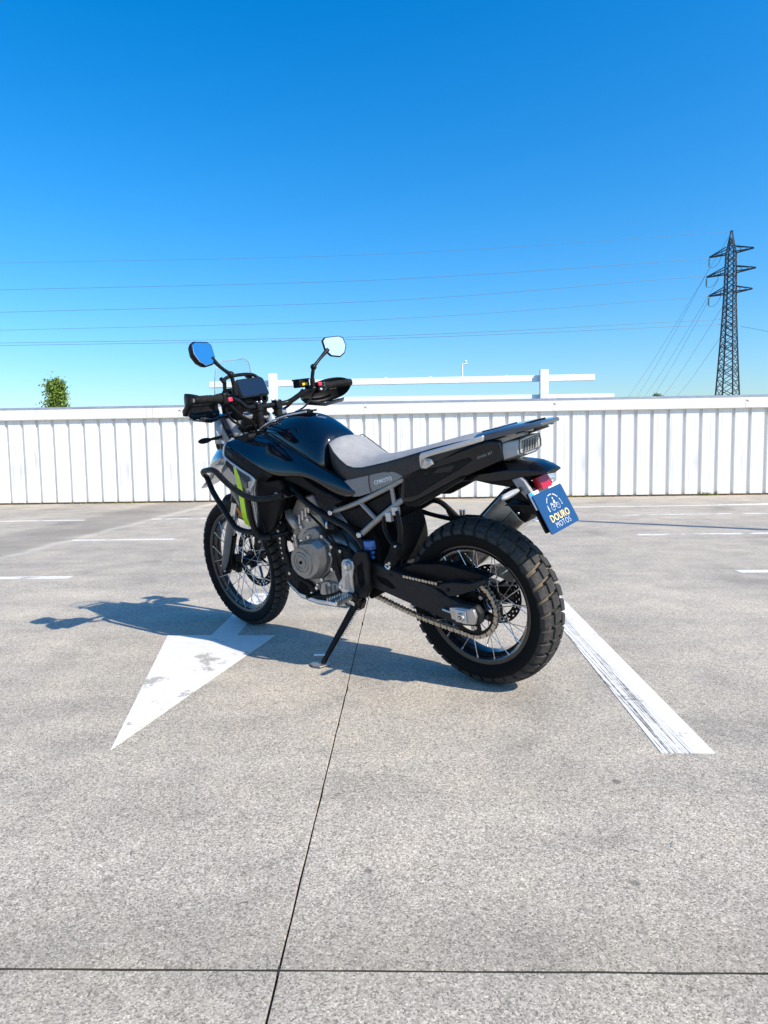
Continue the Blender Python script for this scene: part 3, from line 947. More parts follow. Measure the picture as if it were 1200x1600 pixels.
# resample with a little sag
loop = cpts + [cpts[0]]
L_ = [0]
for a, b in zip(loop, loop[1:]): L_.append(L_[-1] + (b - a).length)
NL = int(round(L_[-1] / .0159 / 2)) * 2
def along(s):
    s %= L_[-1]
    for i in range(len(loop) - 1):
        if L_[i] <= s <= L_[i + 1]:
            t = (s - L_[i]) / max(1e-9, L_[i + 1] - L_[i])
            return loop[i].lerp(loop[i + 1], t)
ch = MB()
pins = []
for k in range(NL):
    p = along(L_[-1] * k / NL).copy()
    if .05 < p.x < .5 and p.z < .36: p.z -= .012 * math.sin(math.pi * (p.x - .05) / .45)
    pins.append(p)
for k in range(NL):
    a, b = pins[k], pins[(k + 1) % NL]
    t = (b - a).normalized()
    n_ = Vector((-t.z, 0, t.x))
    hh, e = .0090, .0058
    ring = [a - t * e * .6 + n_ * hh * .7, a + n_ * hh, a.lerp(b, .5) + n_ * hh * .62, b + n_ * hh, b + t * e * .6 + n_ * hh * .7, b + t * e * .6 - n_ * hh * .7, b - n_ * hh, a.lerp(b, .5) - n_ * hh * .62, a - n_ * hh, a - t * e * .6 - n_ * hh * .7]
    yo = .0100 if k % 2 else .0066
    for s in (-1, 1):
        ch.prism([(p.x, p.z) for p in ring], .081 + s * yo - .0009, .081 + s * yo + .0009)
    ch.tube([a + Vector((0, -.0108, 0)), a + Vector((0, .0108, 0))], .0028, 6)
    ch.tube([a + Vector((0, -.0048, 0)), a + Vector((0, .0048, 0))], .005, 6)
part('chain', ch, 'chain')
part('front_sprocket', MB().lathe([(.01, .077), (.036, .077), (.036, .085), (.01, .085)], 30, (fsx, 0, fsz), closed=True), 'steel').name = 'drive_sprocket'

# ---------------------------------------------------------------- swing arm
sw_out = [(.475, .470), (.43, .487), (.35, .471), (.252, .448), (.165, .430), (.130, .421), (.06, .385), (.0, .368), (-.062, .366), (-.080, .340), (-.072, .298), (-.035, .284), (.03, .279), (.108, .297), (.23, .327), (.285, .340), (.375, .362), (.46, .378)]
arm = part('swing_arm', MB().prism(sw_out, .103, .137), 'swing', bevel=.007, seg=3)
obj('swing_arm_beam', MB().prism(sw_out, -.137, -.103), 'swing', arm, bevel=.007)
obj('cross_member', MB().box((.385, 0, .42), (.06, .21, .075)), 'swing', arm, bevel=.01)
obj('brace', MB().prism([(.175, .432), (.135, .428), (.085, .437), (.03, .448), (-.045, .452), (-.11, .476), (-.12, .468), (-.06, .428), (.02, .396), (.06, .388), (.09, .41)], .106, .134), 'swing', arm, bevel=.004)
obj('recess', MB().prism([(.42, .435), (.36, .425), (.315, .392), (.34, .385), (.40, .405)], .134, .1385), 'matte', arm, bevel=.001)
obj('chain_guard', MB().prism([(.31, .466), (.23, .494), (.10, .506), (-.03, .492), (-.115, .474), (-.10, .466), (-.02, .452), (.06, .436), (.16, .430), (.28, .446)], .062, .108), 'satin', arm, bevel=.004)
obj('guide_slot', MB().prism([(.27, .452), (.10, .438), (.095, .428), (.262, .436)], .1375, .139), 'matte', arm)
gl_ = MB()
for i in range(11):
    x_ = .265 - i * .0155
    z_ = .4475 - i * .0011
    gl_.prism([(x_ - .006, z_ - .005), (x_ - .002, z_ - .007), (x_ + .006, z_ - .004), (x_ + .006, z_ + .004), (x_ + .001, z_ + .0045), (x_ - .006, z_ + .004)], .137, .1405 + .001 * (i % 2))
obj('upper_chain_run', gl_, 'chain', arm)
bolts(arm, [(.085, .137, .395), (.06, .137, .415), (.335, .137, .445)], .007, .003, 'black_metal')
bolts(arm, [(.245, .137, .325)], .009, .006)
ab = obj('axle_block', MB().prism([(.05, .352), (.012, .358), (-.06, .358), (-.068, .330), (-.058, .300), (-.01, .295), (.045, .308)], .137, .152), 'alu', arm, bevel=.003)
obj('axle_nut', MB().lathe([(.0001, .170), (.005, .170), (.006, .160), (.009, .168), (.016, .168), (.018, .152)], 6, (-.006, 0, .326)), 'steel', arm)
obj('axle_washer', MB().prism([(.022, .352), (-.028, .352), (-.028, .302), (.022, .302)], .152, .158), 'silver', arm, bevel=.002)
obj('adjuster_bolt', MB().tube([(.045, .145, .331), (.085, .145, .338)], .0055, 8), 'steel', arm)
obj('pivot_bolt', MB().lathe([(.0001, .155), (.010, .155), (.012, .148), (.018, .15), (.019, .135)], 20, (.455, 0, .43)), 'black_metal', arm)
cal = obj('brake_caliper', MB().prism([(.0, .448), (-.055, .462), (-.10, .445), (-.115, .405), (-.085, .392), (-.03, .412), (.01, .42)], -.115, -.068), 'engine_light', arm, bevel=.006)
obj('caliper_hose', MB().tube(cr([(-.06, -.095, .455), (-.07, -.1, .485), (0, -.11, .52), (.15, -.12, .50), (.35, -.1, .52)], 5), .005, 6), 'rubber', arm)
obj('speed_sensor', MB().box((-.09, -.075, .452), (.02, .02, .028)), 'orange', arm, bevel=.003)

# inner mudguard ahead of the rear tyre
mg = MB()
rows_ = []
for x_, z_, w_ in ((.375, .700, .085), (.345, .66, .092), (.335, .60, .095), (.335, .54, .095), (.345, .49, .09), (.365, .455, .08)):
    rows_.append([(x_ - .03, -w_, z_), (x_, -w_ * .6, z_), (x_ + .008, 0, z_), (x_, w_ * .6, z_), (x_ - .03, w_, z_)])
mg.loft(rows_, False, False)
part('mud_flap', mg, 'plastic', solid=.006, sub=1)

# ---------------------------------------------------------------- frame
def mtube(name, pts, r, m, parent=None, k=5, n=10, both=True, **kw):
    mb = MB().tube(cr(pts, k), r, n)
    o = part(name, mb, m, parent, **kw)
    if both: part(name, MB().tube(cr([(p[0], -p[1], p[2]) for p in pts], k), r, n), m, parent, **kw)
    return o
mtube('frame_tube', [(1.10, .035, .98), (1.0, .10, .90), (.851, .148, .805), (.738, .152, .722), (.61, .150, .665), (.53, .145, .63), (.47, .14, .57), (.45, .135, .48)], .0145, 'black_metal')
mtube('down_tube', [(1.12, .03, .92), (1.06, .07, .75), (1.015, .11, .60), (.985, .125, .47), (.93, .125, .34), (.80, .12, .29)], .016, 'black_metal')
part('head_stock', MB().tube([(1.165, 0, .90), (1.105, 0, 1.02)], .036, 16), 'black_metal')
for s in (1, -1):
    a, b = sorted((s * .150, s * .172))
    pp = part('pivot_plate', MB().prism([(.520, .500), (.475, .545), (.425, .545), (.415, .50), (.432, .385), (.455, .345), (.505, .335), (.525, .36), (.512, .42)], a, b), 'black_metal', bevel=.005)
    if s > 0: obj('plate_window', MB().prism([(.487, .478), (.452, .50), (.452, .41), (.474, .385), (.492, .40)], .1705, .1735), 'matte', pp, bevel=.001)
    if s > 0: bolts(pp, [(.505, .172, .455)], .008, .004, 'black_metal')
part('pivot_casting', MB().prism([(.50, .62), (.42, .64), (.395, .56), (.405, .44), (.425, .35), (.49, .31), (.52, .4)], -.12, .12), 'matte', bevel=.01)
# rear subframe of grey tube
sub_l = []
for s in (1, -1):
    y_ = s * .135
    sf = part('subframe_tube', MB().tube(cr([(.616, y_, .694), (.455, y_, .742), (.271, y_ * 1.0, .812), (.225, y_ * .97, .833), (.20, y_ * .84, .841), (.12, y_ * .66, .862)], 4), .0108, 12), 'grey_frame')
    obj('lower_tube', MB().tube(cr([(.467, y_, .607), (.375, y_, .668), (.268, y_, .733), (.235, y_ * .92, .755), (.15, y_ * .7, .79)], 4), .0122, 12), 'grey_frame', sf)
    obj('strut', MB().tube([(.452, y_, .742), (.375, y_, .674)], .0092, 10), 'grey_frame', sf)
    obj('strut', MB().tube([(.272, y_, .812), (.268, y_, .738)], .0092, 10), 'grey_frame', sf)
    if s > 0:
        for x_, z_ in ((.616, .694), (.467, .607)):
            obj('bolt', MB().lathe([(.0001, .158), (.004, .158), (.0045, .153), (.005, .158), (.010, .158), (.0125, .155), (.0125, .13)], 14, (x_, 0, z_)), 'bolt', sf)
        obj('side_cover', MB().prism([(.585, .692), (.46, .725), (.385, .672), (.455, .62), (.52, .635), (.58, .672)], .105, .124), 'plastic', sf, bevel=.006)
        obj('side_cover', MB().prism([(.435, .732), (.285, .795), (.28, .745), (.375, .688)], .105, .124), 'plastic', sf, bevel=.006)
        obj('side_cover', MB().prism([(.255, .805), (.205, .825), (.20, .785), (.255, .752)], .105, .122), 'plastic', sf, bevel=.004)
        obj('clamp', MB().box((.30, .14, .690), (.03, .02, .04)).box((.262, .14, .715), (.03, .022, .035)), 'silver', sf, bevel=.004)
part('battery_box', MB().prism([(.62, .76), (.45, .80), (.15, .86), (.10, .80), (.26, .72), (.42, .60), (.55, .60), (.62, .68)], -.10, .10), 'matte', bevel=.01)

# ---------------------------------------------------------------- engine
eng = part('engine', MB().prism([(.92, .46), (.90, .53), (.80, .575), (.66, .585), (.56, .555), (.50, .50), (.49, .40), (.53, .33), (.62, .285), (.84, .275), (.90, .33), (.93, .40)], -.125, .125), 'engine', bevel=.015)
eng['label'] = 'grey parallel twin engine with round side cover'
cov = [(.886, .452), (.872, .50), (.845, .532), (.785, .565), (.705, .575), (.668, .548), (.668, .478), (.70, .425), (.752, .388), (.80, .380), (.845, .395), (.876, .422)]
ccx, ccz = .792, .468
def shr(k_, dx=0, dz=0): return [(ccx + dx + (x - ccx) * k_, ccz + dz + (z - ccz) * k_) for x, z in cov]
cm = MB().loft([[(x, y, z) for x, z in pr] for pr, y in ((shr(1.06), .12), (shr(1.05), .140), (shr(1.0), .143), (shr(.98), .165), (shr(.86, .008), .188), (shr(.80, .012), .190))], True, True)
gc = obj('generator_cover', cm, 'engine', eng, bevel=.003, angle=28)
cx_, cz_ = .806, .470
obj('cover_disc', MB().lathe([(.0001, .199), (.006, .199), (.0065, .196), (.026, .196), (.0265, .1985), (.030, .1985), (.031, .196), (.042, .196), (.0425, .1985), (.046, .1985), (.048, .195), (.066, .194), (.069, .186), (.070, .17)], 48, (cx_, 0, cz_)), 'engine', eng, angle=20)
obj('inspection_plug', MB().lathe([(.0001, .2005), (.0075, .2005), (.008, .197)], 8, (cx_, 0, cz_)), 'matte', eng)
bolts(eng, [(.868, .150, .512), (.775, .150, .578), (.692, .146, .585), (.656, .146, .51), (.66, .146, .44), (.735, .146, .384)], .009, .010)
cy = obj('cylinder', MB().prism([(.905, .545), (.86, .655), (.74, .70), (.70, .60), (.735, .56), (.83, .54)], -.10, .115), 'engine_light', eng, bevel=.006)
fins = MB()
for i in range(6):
    a = i / 6
    fins.box((.895 - .035 * a, .117, .575 + .075 * a), (.045, .012, .004), Matrix.Rotation(.5, 3, 'Y'))
obj('cylinder_rib', fins, 'engine_light', eng)
obj('timing_cover', MB().prism([(.835, .548), (.815, .59), (.79, .61), (.735, .622), (.715, .60), (.712, .558)], .10, .150), 'engine', eng, bevel=.007)
obj('cover_relief', MB().prism([(.815, .565), (.80, .59), (.745, .602), (.745, .597), (.795, .583), (.807, .563)], .149, .153), 'engine_light', eng, bevel=.001)
obj('cylinder_head', MB().prism([(.935, .60), (.93, .66), (.87, .735), (.76, .76), (.735, .69), (.85, .64)], -.11, .11), 'engine_light', eng, bevel=.008)
obj('thermostat_pipe', MB().tube(cr([(.935, .11, .672), (.915, .125, .655), (.895, .13, .635), (.888, .12, .61)], 4), .019, 12), 'engine_light', eng)
for (x_, z_) in ((.86, .625), (.835, .645), (.81, .66), (.79, .672)):
    obj('injector_fitting', MB().tube([(x_, .118, z_), (x_ - .012, .125, z_ + .045)], [.009, .006], 8), 'alu', eng)
bolts(eng, [(.905, .117, .565), (.852, .118, .61), (.80, .118, .645)], .010, .008)
obj('throttle_body', MB().lathe([(.015, -.03), (.026, -.03), (.028, 0), (.030, .005), (.030, .02), (.024, .03), (.01, .03)], 20, (.655, .11, .625), 'X'), 'black_metal', eng)
obj('hose_clip', MB().lathe([(.029, -.006), (.031, -.006), (.031, .006), (.029, .006)], 24, (.668, .11, .628), 'X', closed=True), 'steel', eng)
obj('sprocket_cover', MB().prism([(.655, .555), (.56, .545), (.505, .50), (.50, .40), (.56, .335), (.63, .345), (.655, .42)], .12, .150), 'plastic', eng, bevel=.012, seg=3)
sumpc = obj('sump', MB().prism([(.73, .375), (.56, .36), (.54, .31), (.60, .275), (.75, .27), (.79, .30), (.77, .36)], -.11, .135), 'engine_light', eng, bevel=.008)
rb_ = MB()
for i in range(5): rb_.box((.735 - i * .028, .136, .322), (.005, .012, .075))
obj('sump_rib', rb_, 'engine_light', eng, bevel=.001)
bolts(eng, [(.78, .137, .352), (.70, .137, .362), (.60, .137, .352), (.585, .137, .30)], .007, .008)
obj('gear_lever', MB().tube(cr([(.60, .15, .355), (.645, .165, .335), (.71, .175, .318), (.765, .18, .322)], 5), .0075, 8).tube([(.765, .165, .322), (.768, .225, .325)], .009, 10), 'black_metal', eng)
obj('shift_rod', MB().tube([(.60, .155, .355), (.625, .15, .48), (.63, .145, .56)], .0045, 8), 'black_metal', eng)
bolts(eng, [(.635, .152, .545), (.585, .152, .53)], .008, .010)
obj('exhaust_header', MB().tube(cr([(.93, -.03, .63), (.99, -.03, .58), (.99, -.03, .45), (.93, -.03, .33), (.80, -.05, .27)], 6), .02, 12).tube(cr([(.93, .05, .63), (.985, .05, .57), (.98, .05, .45), (.92, .03, .33), (.80, 0, .27)], 6), .02, 12), 'brushed', eng)
for i_, pts in enumerate(([(.70, .13, .60), (.64, .148, .585), (.60, .150, .53), (.575, .152, .46)], [(.92, .11, .64), (.955, .12, .60), (.95, .125, .56), (.93, .12, .53)], [(.66, .12, .66), (.60, .14, .62), (.55, .15, .585), (.53, .152, .53)], [(.80, .12, .68), (.74, .135, .655), (.69, .14, .62), (.665, .145, .585)])):
    obj('wiring', MB().tube(cr(pts, 6), .0045 + .0012 * (i_ % 2), 8), 'rubber', eng)
obj('cover_gasket', MB().loft([[(x, y, z) for x, z in shr(1.075)] for y in (.126, .1285)]), 'matte', eng)
obj('oil_filler', MB().lathe([(.0001, .156), (.012, .156), (.016, .152), (.016, .14)], 10, (.60, 0, .515)), 'black_metal', eng)
# skid plate
skl = [(1.012, .425), (.94, .418), (.905, .376), (.83, .352), (.80, .318), (.725, .285), (.625, .286), (.63, .272), (.80, .264), (.915, .276), (.985, .325)]
sk = part('skid_plate', MB().prism(skl, .115, .140), 'plastic', bevel=.006)
obj('side_wing', MB().prism(skl, -.140, -.115), 'plastic', sk, bevel=.006)
pan = MB()
pl_ = [(.985, .323), (.915, .272), (.80, .256), (.62, .262)]
pan.loft([[(x_, y_, z_ + (.024 if abs(y_) > .14 else 0)) for y_ in (-.1435, -.136, -.11, 0, .11, .136, .1435)] for x_, z_ in pl_], False, False)
obj('bash_pan', pan, 'silver', sk, solid=.005)
obj('front_guard', MB().loft([[(x_, y_, z_) for y_ in (-.115, -.05, .05, .115)] for x_, z_ in ((.985, .323), (1.02, .36), (1.012, .425), (1.0, .47))], False, False), 'plastic', sk, solid=.006)
obj('grip_panel', MB().prism([(.90, .355), (.855, .335), (.84, .30), (.875, .285), (.93, .31)], .1395, .1425), 'matte', sk, bevel=.001)
bolts(sk, [(.965, .14, .385), (.83, .14, .305), (.735, .14, .275)], .008, .004)
bolts(sk, [(.79, .14, .335)], .009, .006)
# radiator, guard plates and the dark mass behind the shrouds
rad = part('radiator', MB().box((1.07, 0, .70), (.05, .28, .24), Matrix.Rotation(R(-12), 3, 'Y')), 'matte', bevel=.008)
gd = obj('guard_plate', MB().prism([(1.025, .62), (.965, .64), (.95, .60), (.985, .43), (1.01, .43), (1.02, .50)], .122, .138), 'satin', rad, bevel=.004)
bolts(rad, [(.995, .138, .615), (.975, .138, .628), (.995, .138, .588), (.99, .138, .552)], .0075, .006)
for z_ in (.53, .505, .48, .455): obj('guard_hole', MB().lathe([(.0001, .1395), (.005, .1395), (.005, .137)], 10, (.998 + (.455 - z_) * -.02, 0, z_)), 'silver', rad)
obj('radiator_hose', MB().tube(cr([(1.02, .06, .56), (.98, .10, .54), (.955, .11, .575), (.94, .11, .62)], 6), .012, 10), 'rubber', rad)
obj('cross_bar', MB().tube([(1.0, .12, .60), (.92, .12, .63)], .013, 10), 'black_metal', rad)
part('tank_core', MB().prism([(1.19, .985), (1.12, .90), (1.03, .835), (.85, .835), (.70, .83), (.58, .79), (.70, .88), (.95, .99), (1.10, 1.01)], -.165, .165), 'matte', bevel=.01)
part('air_box', MB().prism([(1.05, .93), (.70, .90), (.50, .80), (.58, .70), (.70, .745), (.86, .80), (.95, .66), (1.05, .66)], -.125, .125), 'matte', bevel=.01)

# ---------------------------------------------------------------- tank and side panels
secs = [(1.085, 1.062, .030, .080, 1.040), (1.05, 1.090, .045, .098, 1.046), (.96, 1.102, .062, .125, 1.040), (.88, 1.107, .072, .138, 1.016), (.80, 1.103, .078, .148, .980), (.73, 1.072, .080, .152, .946), (.67, 1.032, .080, .148, .912), (.625, 1.000, .078, .140, .884)]
rings = []
for x_, zt, ym, ys, zs_ in secs:
    half_ = [(0, zt), (ym * .55, zt - .003), (ym, zt - .014), ((ym + ys) / 2 + .006, (zt + zs_) / 2 + .006), (ys, zs_), (ys + .006, zs_ - .05), (ys - .03, zs_ - .10)]
    rings.append([(x_, y_, z_) for y_, z_ in half_] + [(x_, -y_, z_) for y_, z_ in reversed(half_[1:])])
tank = part('fuel_tank', MB().loft(rings, True, True), 'gloss_black', sub=2, angle=80)
tank['label'] = 'gloss black fuel tank reflecting the sky'
side = [(1.20, (.165, 1.020), (.202, .996)), (1.12, (.118, 1.045), (.210, .968)), (1.04, (.104, 1.044), (.214, .930)), (.95, (.129, 1.032), (.217, .890)), (.88, (.140, 1.006), (.216, .866)), (.80, (.150, .972), (.210, .862)),
        (.72, (.152, .936), (.199, .866)), (.65, (.147, .896), (.185, .843)), (.58, (.141, .862), (.168, .790)), (.52, (.137, .832), (.158, .764)), (.465, (.133, .800), (.150, .774)), (.44, (.131, .787), (.137, .781))]
def sidep(s):
    rs = []
    for x_, u_, l_ in side:
        q_ = [(u_[0] - .02, u_[1] - .004), u_]
        for t_ in (.33, .67):
            q_.append((u_[0] + (l_[0] - u_[0]) * t_ + .005, u_[1] + (l_[1] - u_[1]) * t_ + .004))
        q_ += [l_, (l_[0] - .012, l_[1] - .010), (l_[0] - .05, l_[1] - .004)]
        rs.append([(x_, s * a, b) for a, b in q_])
    return MB().loft(rs, False, False)
for s in (1, -1):
    sp2 = part('tank_side_panel', sidep(s), 'gloss_black', sub=2, angle=80)
    obj('panel_gap', MB().tube([(x_, s * (u_[0] + .001), u_[1] + .001) for x_, u_, l_ in side[1:-1]], .0024, 6), 'matte', sp2)
    # black inner strip and silver edge trim that frame the shroud
    trim = [(1.18, .16, 1.025), (1.212, .192, .998), (1.216, .203, .955), (1.181, .208, .930), (1.096, .212, .889), (1.012, .214, .846), (1.040, .216, .79), (1.050, .214, .70), (1.056, .210, .64), (1.070, .205, .616)]
    obj('edge_trim', MB().tube([(p[0], s * p[1], p[2]) for p in cr(trim, 5)], [.0065] * 45 + [.0055], 8), 'silver', sp2)
    obj('trim_strip', MB().tube([(p[0], s * p[1], p[2]) for p in cr([(1.072, .088, 1.050), (1.06, .088, 1.058), (.99, .078, 1.085), (.90, .062, 1.103), (.80, .034, 1.111)], 6)], .0042, 8), 'silver', sp2)
    # sooty black strip under the tank edge
    st = MB().loft([[(1.20, s * .198, .996), (1.216, s * .203, .958)], [(1.12, s * .206, .966), (1.181, s * .207, .932)], [(1.04, s * .210, .928), (1.096, s * .211, .890)], [(.95, s * .212, .888), (1.012, s * .212, .847)], [(.88, s * .210, .864), (.94, s * .205, .836)]], False, False)
    obj('edge_panel', st, 'satin', sp2, solid=.006)
    # seat-side cover of grained plastic
    fc = [(.868, .838), (.83, .858), (.745, .858), (.68, .815), (.57, .770), (.522, .750), (.612, .715), (.682, .782), (.775, .815)]
    a, b = sorted((s * .155, s * .172))
    obj('knee_cover', MB().prism(fc, a, b), 'plastic', sp2, bevel=.005)
cap = obj('fuel_cap', MB().lathe([(.0001, 1.118), (.032, 1.118), (.040, 1.112), (.046, 1.104), (.046, 1.09)], 32, (.86, 0, 0), 'Z'), 'black_metal', tank)
obj('tank_pad', MB().loft([[(x_, y_, z_) for y_, z_ in ((-w_, z0), (-w_ * .6, z0 + .006), (w_ * .6, z0 + .006), (w_, z0))] for x_, w_, z0 in ((1.04, .03, 1.090), (.95, .045, 1.101), (.85, .05, 1.107), (.79, .03, 1.106))], False, False), 'satin', tank, solid=.008, sub=1)

# ---------------------------------------------------------------- radiator shrouds
for s in (1, -1):
    def pr(pts, y0, y1):
        a, b = sorted((s * y0, s * y1))
        q = [(p[0], p[1], s * (p[2] if len(p) > 2 else 0)) for p in pts]
        return MB().prism(q, a, b)
    F_ = -.03
    sh = part('radiator_shroud', pr([(1.205, .945), (1.30, .885, F_), (1.318, .850, F_), (1.25, .768, F_ * .8), (1.198, .722, F_ * .6), (1.144, .628, -.008), (1.07, .615), (1.050, .70), (1.040, .79), (1.014, .846), (1.096, .889)], .180, .205), 'grey_paint', bevel=.006)
    sh['label'] = 'grey radiator shroud with fluorescent yellow stripe'
    obj('stripe_decal', pr([(1.170, .922, -.006), (1.144, .910, -.003), (1.124, .852), (1.118, .79), (1.122, .735), (1.124, .660), (1.108, .618), (1.146, .632), (1.162, .665, -.004), (1.164, .735, -.006), (1.162, .80, -.006), (1.165, .86, -.006)], .205, .2080), 'neon', sh)
    obj('dark_decal', pr([(1.142, .906), (1.060, .868), (1.052, .835), (1.075, .83), (1.085, .80), (1.110, .80), (1.126, .852)], .205, .2072), 'dark_grey', sh)
    obj('dark_decal', pr([(1.252, .772, -.024), (1.20, .83, -.016), (1.165, .80, -.006), (1.166, .735, -.006), (1.165, .67, -.006), (1.198, .722, -.016)], .2055, .2075), 'dark_grey', sh)
    obj('black_decal', pr([(1.20, .938), (1.168, .918), (1.172, .865, -.006), (1.21, .872, -.012), (1.25, .885, -.02), (1.255, .905, -.02)], .2055, .2078), 'satin', sh)
    obj('pale_decal', pr([(1.215, .915, -.012), (1.195, .912, -.01), (1.180, .868, -.008), (1.192, .866, -.01)], .208, .2092), 'grey_paint', sh)
    obj('dark_decal', pr([(1.10, .79), (1.075, .77), (1.075, .70), (1.09, .66), (1.105, .70)], .205, .2072), 'dark_grey', sh)
    obj('reflector', pr([(1.214, .702), (1.196, .708), (1.168, .662), (1.182, .654)], .183, .200), 'orange', sh, bevel=.003)
    ip = part('inner_shroud', pr([(1.012, .842), (.95, .835), (.86, .842), (.845, .80), (.90, .70), (.955, .625), (1.01, .575), (1.066, .606), (1.046, .70), (1.036, .79)], .160, .196), 'satin', bevel=.008)
    if s > 0:
        bolts(ip, [(.895, .196, .778)], .009, .005)
    obj('lower_bracket', pr([(1.07, .612), (1.02, .65), (1.005, .60), (1.025, .575), (1.06, .58)], .190, .205), 'satin', ip, bevel=.004)
# lettering on the near shroud
t_ = place(text_mb('450', .034, .0004, .0006, 1.0), (1.088, .2082, .745), (-.15, 0, -1), (-1, 0, .15))
part('lettering', t_, 'navy')

# ---------------------------------------------------------------- crash bars
for s in (1, -1):
    m = lambda pts: [(p[0], s * p[1], p[2]) for p in pts]
    top_ = cr(m([(1.39, .215, .862), (1.352, .244, .884), (1.305, .252, .893), (1.258, .256, .896), (1.222, .258, .884), (1.186, .259, .857), (1.143, .260, .829), (1.081, .260, .798), (1.025, .258, .777), (.955, .255, .766), (.885, .245, .770), (.83, .222, .776)]), 4)
    cb_ = part('crash_bar', MB().tube(top_, .0135, 12), 'black_metal')
    obj('front_tube', MB().tube(cr(m([(1.39, .215, .862), (1.395, .20, .845), (1.345, .215, .78), (1.27, .225, .70), (1.21, .232, .638), (1.18, .233, .616), (1.13, .23, .602), (1.06, .225, .598)]), 4), .0135, 12), 'black_metal', cb_)
    obj('rear_tube', MB().tube(cr(m([(1.03, .252, .772), (1.040, .245, .72), (1.048, .238, .65), (1.048, .226, .600), (1.03, .215, .578), (.985, .19, .575)]), 4), .0135, 12), 'black_metal', cb_)
    obj('mount_tab', MB().prism([(.85, .772), (.815, .786), (.80, .772), (.82, .762)], *sorted((s * .17, s * .225))), 'black_metal', cb_, bevel=.003)
    obj('weld_tab', MB().tube([(.985, s * .19, .575), (.94, s * .13, .58)], .012, 10), 'black_metal', cb_)

# ---------------------------------------------------------------- nose, beak, screen, dash
bk_r = []
for x_, w_, zt, zb in ((1.27, .150, 1.010, .90), (1.36, .146, 1.012, .885), (1.44, .132, .985, .868), (1.50, .108, .938, .845), (1.56, .068, .858, .810), (1.64, .055, .808, .775), (1.70, .042, .775, .752), (1.75, .02, .748, .738)):
    bk_r.append([(x_, w_ * 1.12, zb), (x_, w_ * 1.10, zb + (zt - zb) * .3), (x_, w_ * .72, zb + (zt - zb) * .85), (x_, w_ * .3, zt), (x_, -w_ * .3, zt), (x_, -w_ * .72, zb + (zt - zb) * .85), (x_, -w_ * 1.10, zb + (zt - zb) * .3), (x_, -w_ * 1.12, zb)])
bkp = part('beak', MB().loft(bk_r), 'grey_paint', sub=1)
bkp['label'] = 'light grey front beak reflecting blue sky'
part('head_light_cowl', MB().prism([(1.24, 1.10), (1.36, 1.13), (1.42, 1.06), (1.44, .97), (1.36, .90), (1.20, .93)], -.10, .10), 'satin', bevel=.02)
for s in (1, -1):
    q = lambda x_, y_, z_: (x_, s * y_, z_)
    fp = part('fairing_panel', MB().add([q(1.20, .155, 1.028), q(1.235, .185, 1.005), q(1.36, .140, 1.00), q(1.40, .105, 1.04), q(1.37, .11, 1.13), q(1.29, .125, 1.115)], [(0, 1, 2, 3, 4, 5)]), 'grey_plastic', solid=.008)
    obj('dark_edge', MB().tube([q(1.20, .158, 1.03), q(1.25, .145, 1.075), q(1.29, .128, 1.118), q(1.37, .112, 1.135)], .012, 8), 'satin', fp)
    obj('edge_trim', MB().tube([q(1.222, .188, 1.004), q(1.26, .182, 1.03), q(1.30, .165, 1.062)], .005, 6), 'silver', fp)
    obj('inner_panel', MB().add([q(1.15, .125, 1.035), q(1.21, .15, 1.028), q(1.29, .118, 1.112), q(1.25, .085, 1.115)], [(0, 1, 2, 3)]), 'grey_plastic', fp, solid=.005)
    obj('inner_panel', MB().add([q(1.14, .07, 1.045), q(1.147, .12, 1.037), q(1.247, .08, 1.117), q(1.235, .03, 1.12)], [(0, 1, 2, 3)]), 'grey_plastic', fp, solid=.005)
    ti = part('turn_signal', MB().loft([[(x_, s * (.205 + d_), 1.035 + z_) for x_, z_ in ((1.25 + r_, 0), (1.25, r_ * .8), (1.25 - r_, 0), (1.25, -r_ * .8))] for d_, r_ in ((.028, .010), (.04, .018), (.06, .026), (.085, .024), (.102, .009))]), 'satin', sub=1)
    obj('stalk', MB().tube([(1.262, s * .165, 1.035), (1.252, s * .235, 1.036)], [.010, .006], 8), 'rubber', ti)
part('cockpit_tray', MB().prism([(1.07, 1.045), (1.22, 1.018), (1.30, 1.0), (1.30, .97), (1.10, .99), (1.06, 1.02)], -.165, .165), 'satin', bevel=.01)
ws = MB()
rows_ = []
for z_, x_, w_ in ((1.08, 1.400, .098), (1.16, 1.385, .106), (1.24, 1.366, .110), (1.31, 1.347, .107), (1.36, 1.333, .094), (1.382, 1.326, .066)):
    rows_.append([(x_ - .030 * t * t, w_ * t, z_) for t in (-1, -.8, -.5, -.2, .0, .2, .5, .8, 1)])
ws.loft(rows_, False, False)
wsc = part('wind_screen', ws, 'acrylic', solid=.004, sub=1)
wsc['label'] = 'clear acrylic windscreen'
ep = [r_[0] for r_ in rows_] + [r_ for r_ in rows_[-1][1:-1]] + [r_[-1] for r_ in reversed(rows_)]
obj('screen_edge', MB().tube(cr(ep, 3), .0022, 6), 'lens', wsc)
for s in (1, -1):
    part('screen_bracket', MB().tube([(1.33, s * .085, 1.08), (1.30, s * .085, 1.20), (1.285, s * .08, 1.285)], .009, 8).tube([(1.285, s * .08, 1.285), (1.315, s * .075, 1.30)], .010, 8), 'satin')
part('accessory_bar', MB().tube(cr([(1.262, .105, 1.282), (1.27, .075, 1.302), (1.272, 0, 1.308), (1.27, -.075, 1.302), (1.262, -.105, 1.282)], 5), .0085, 10), 'satin')
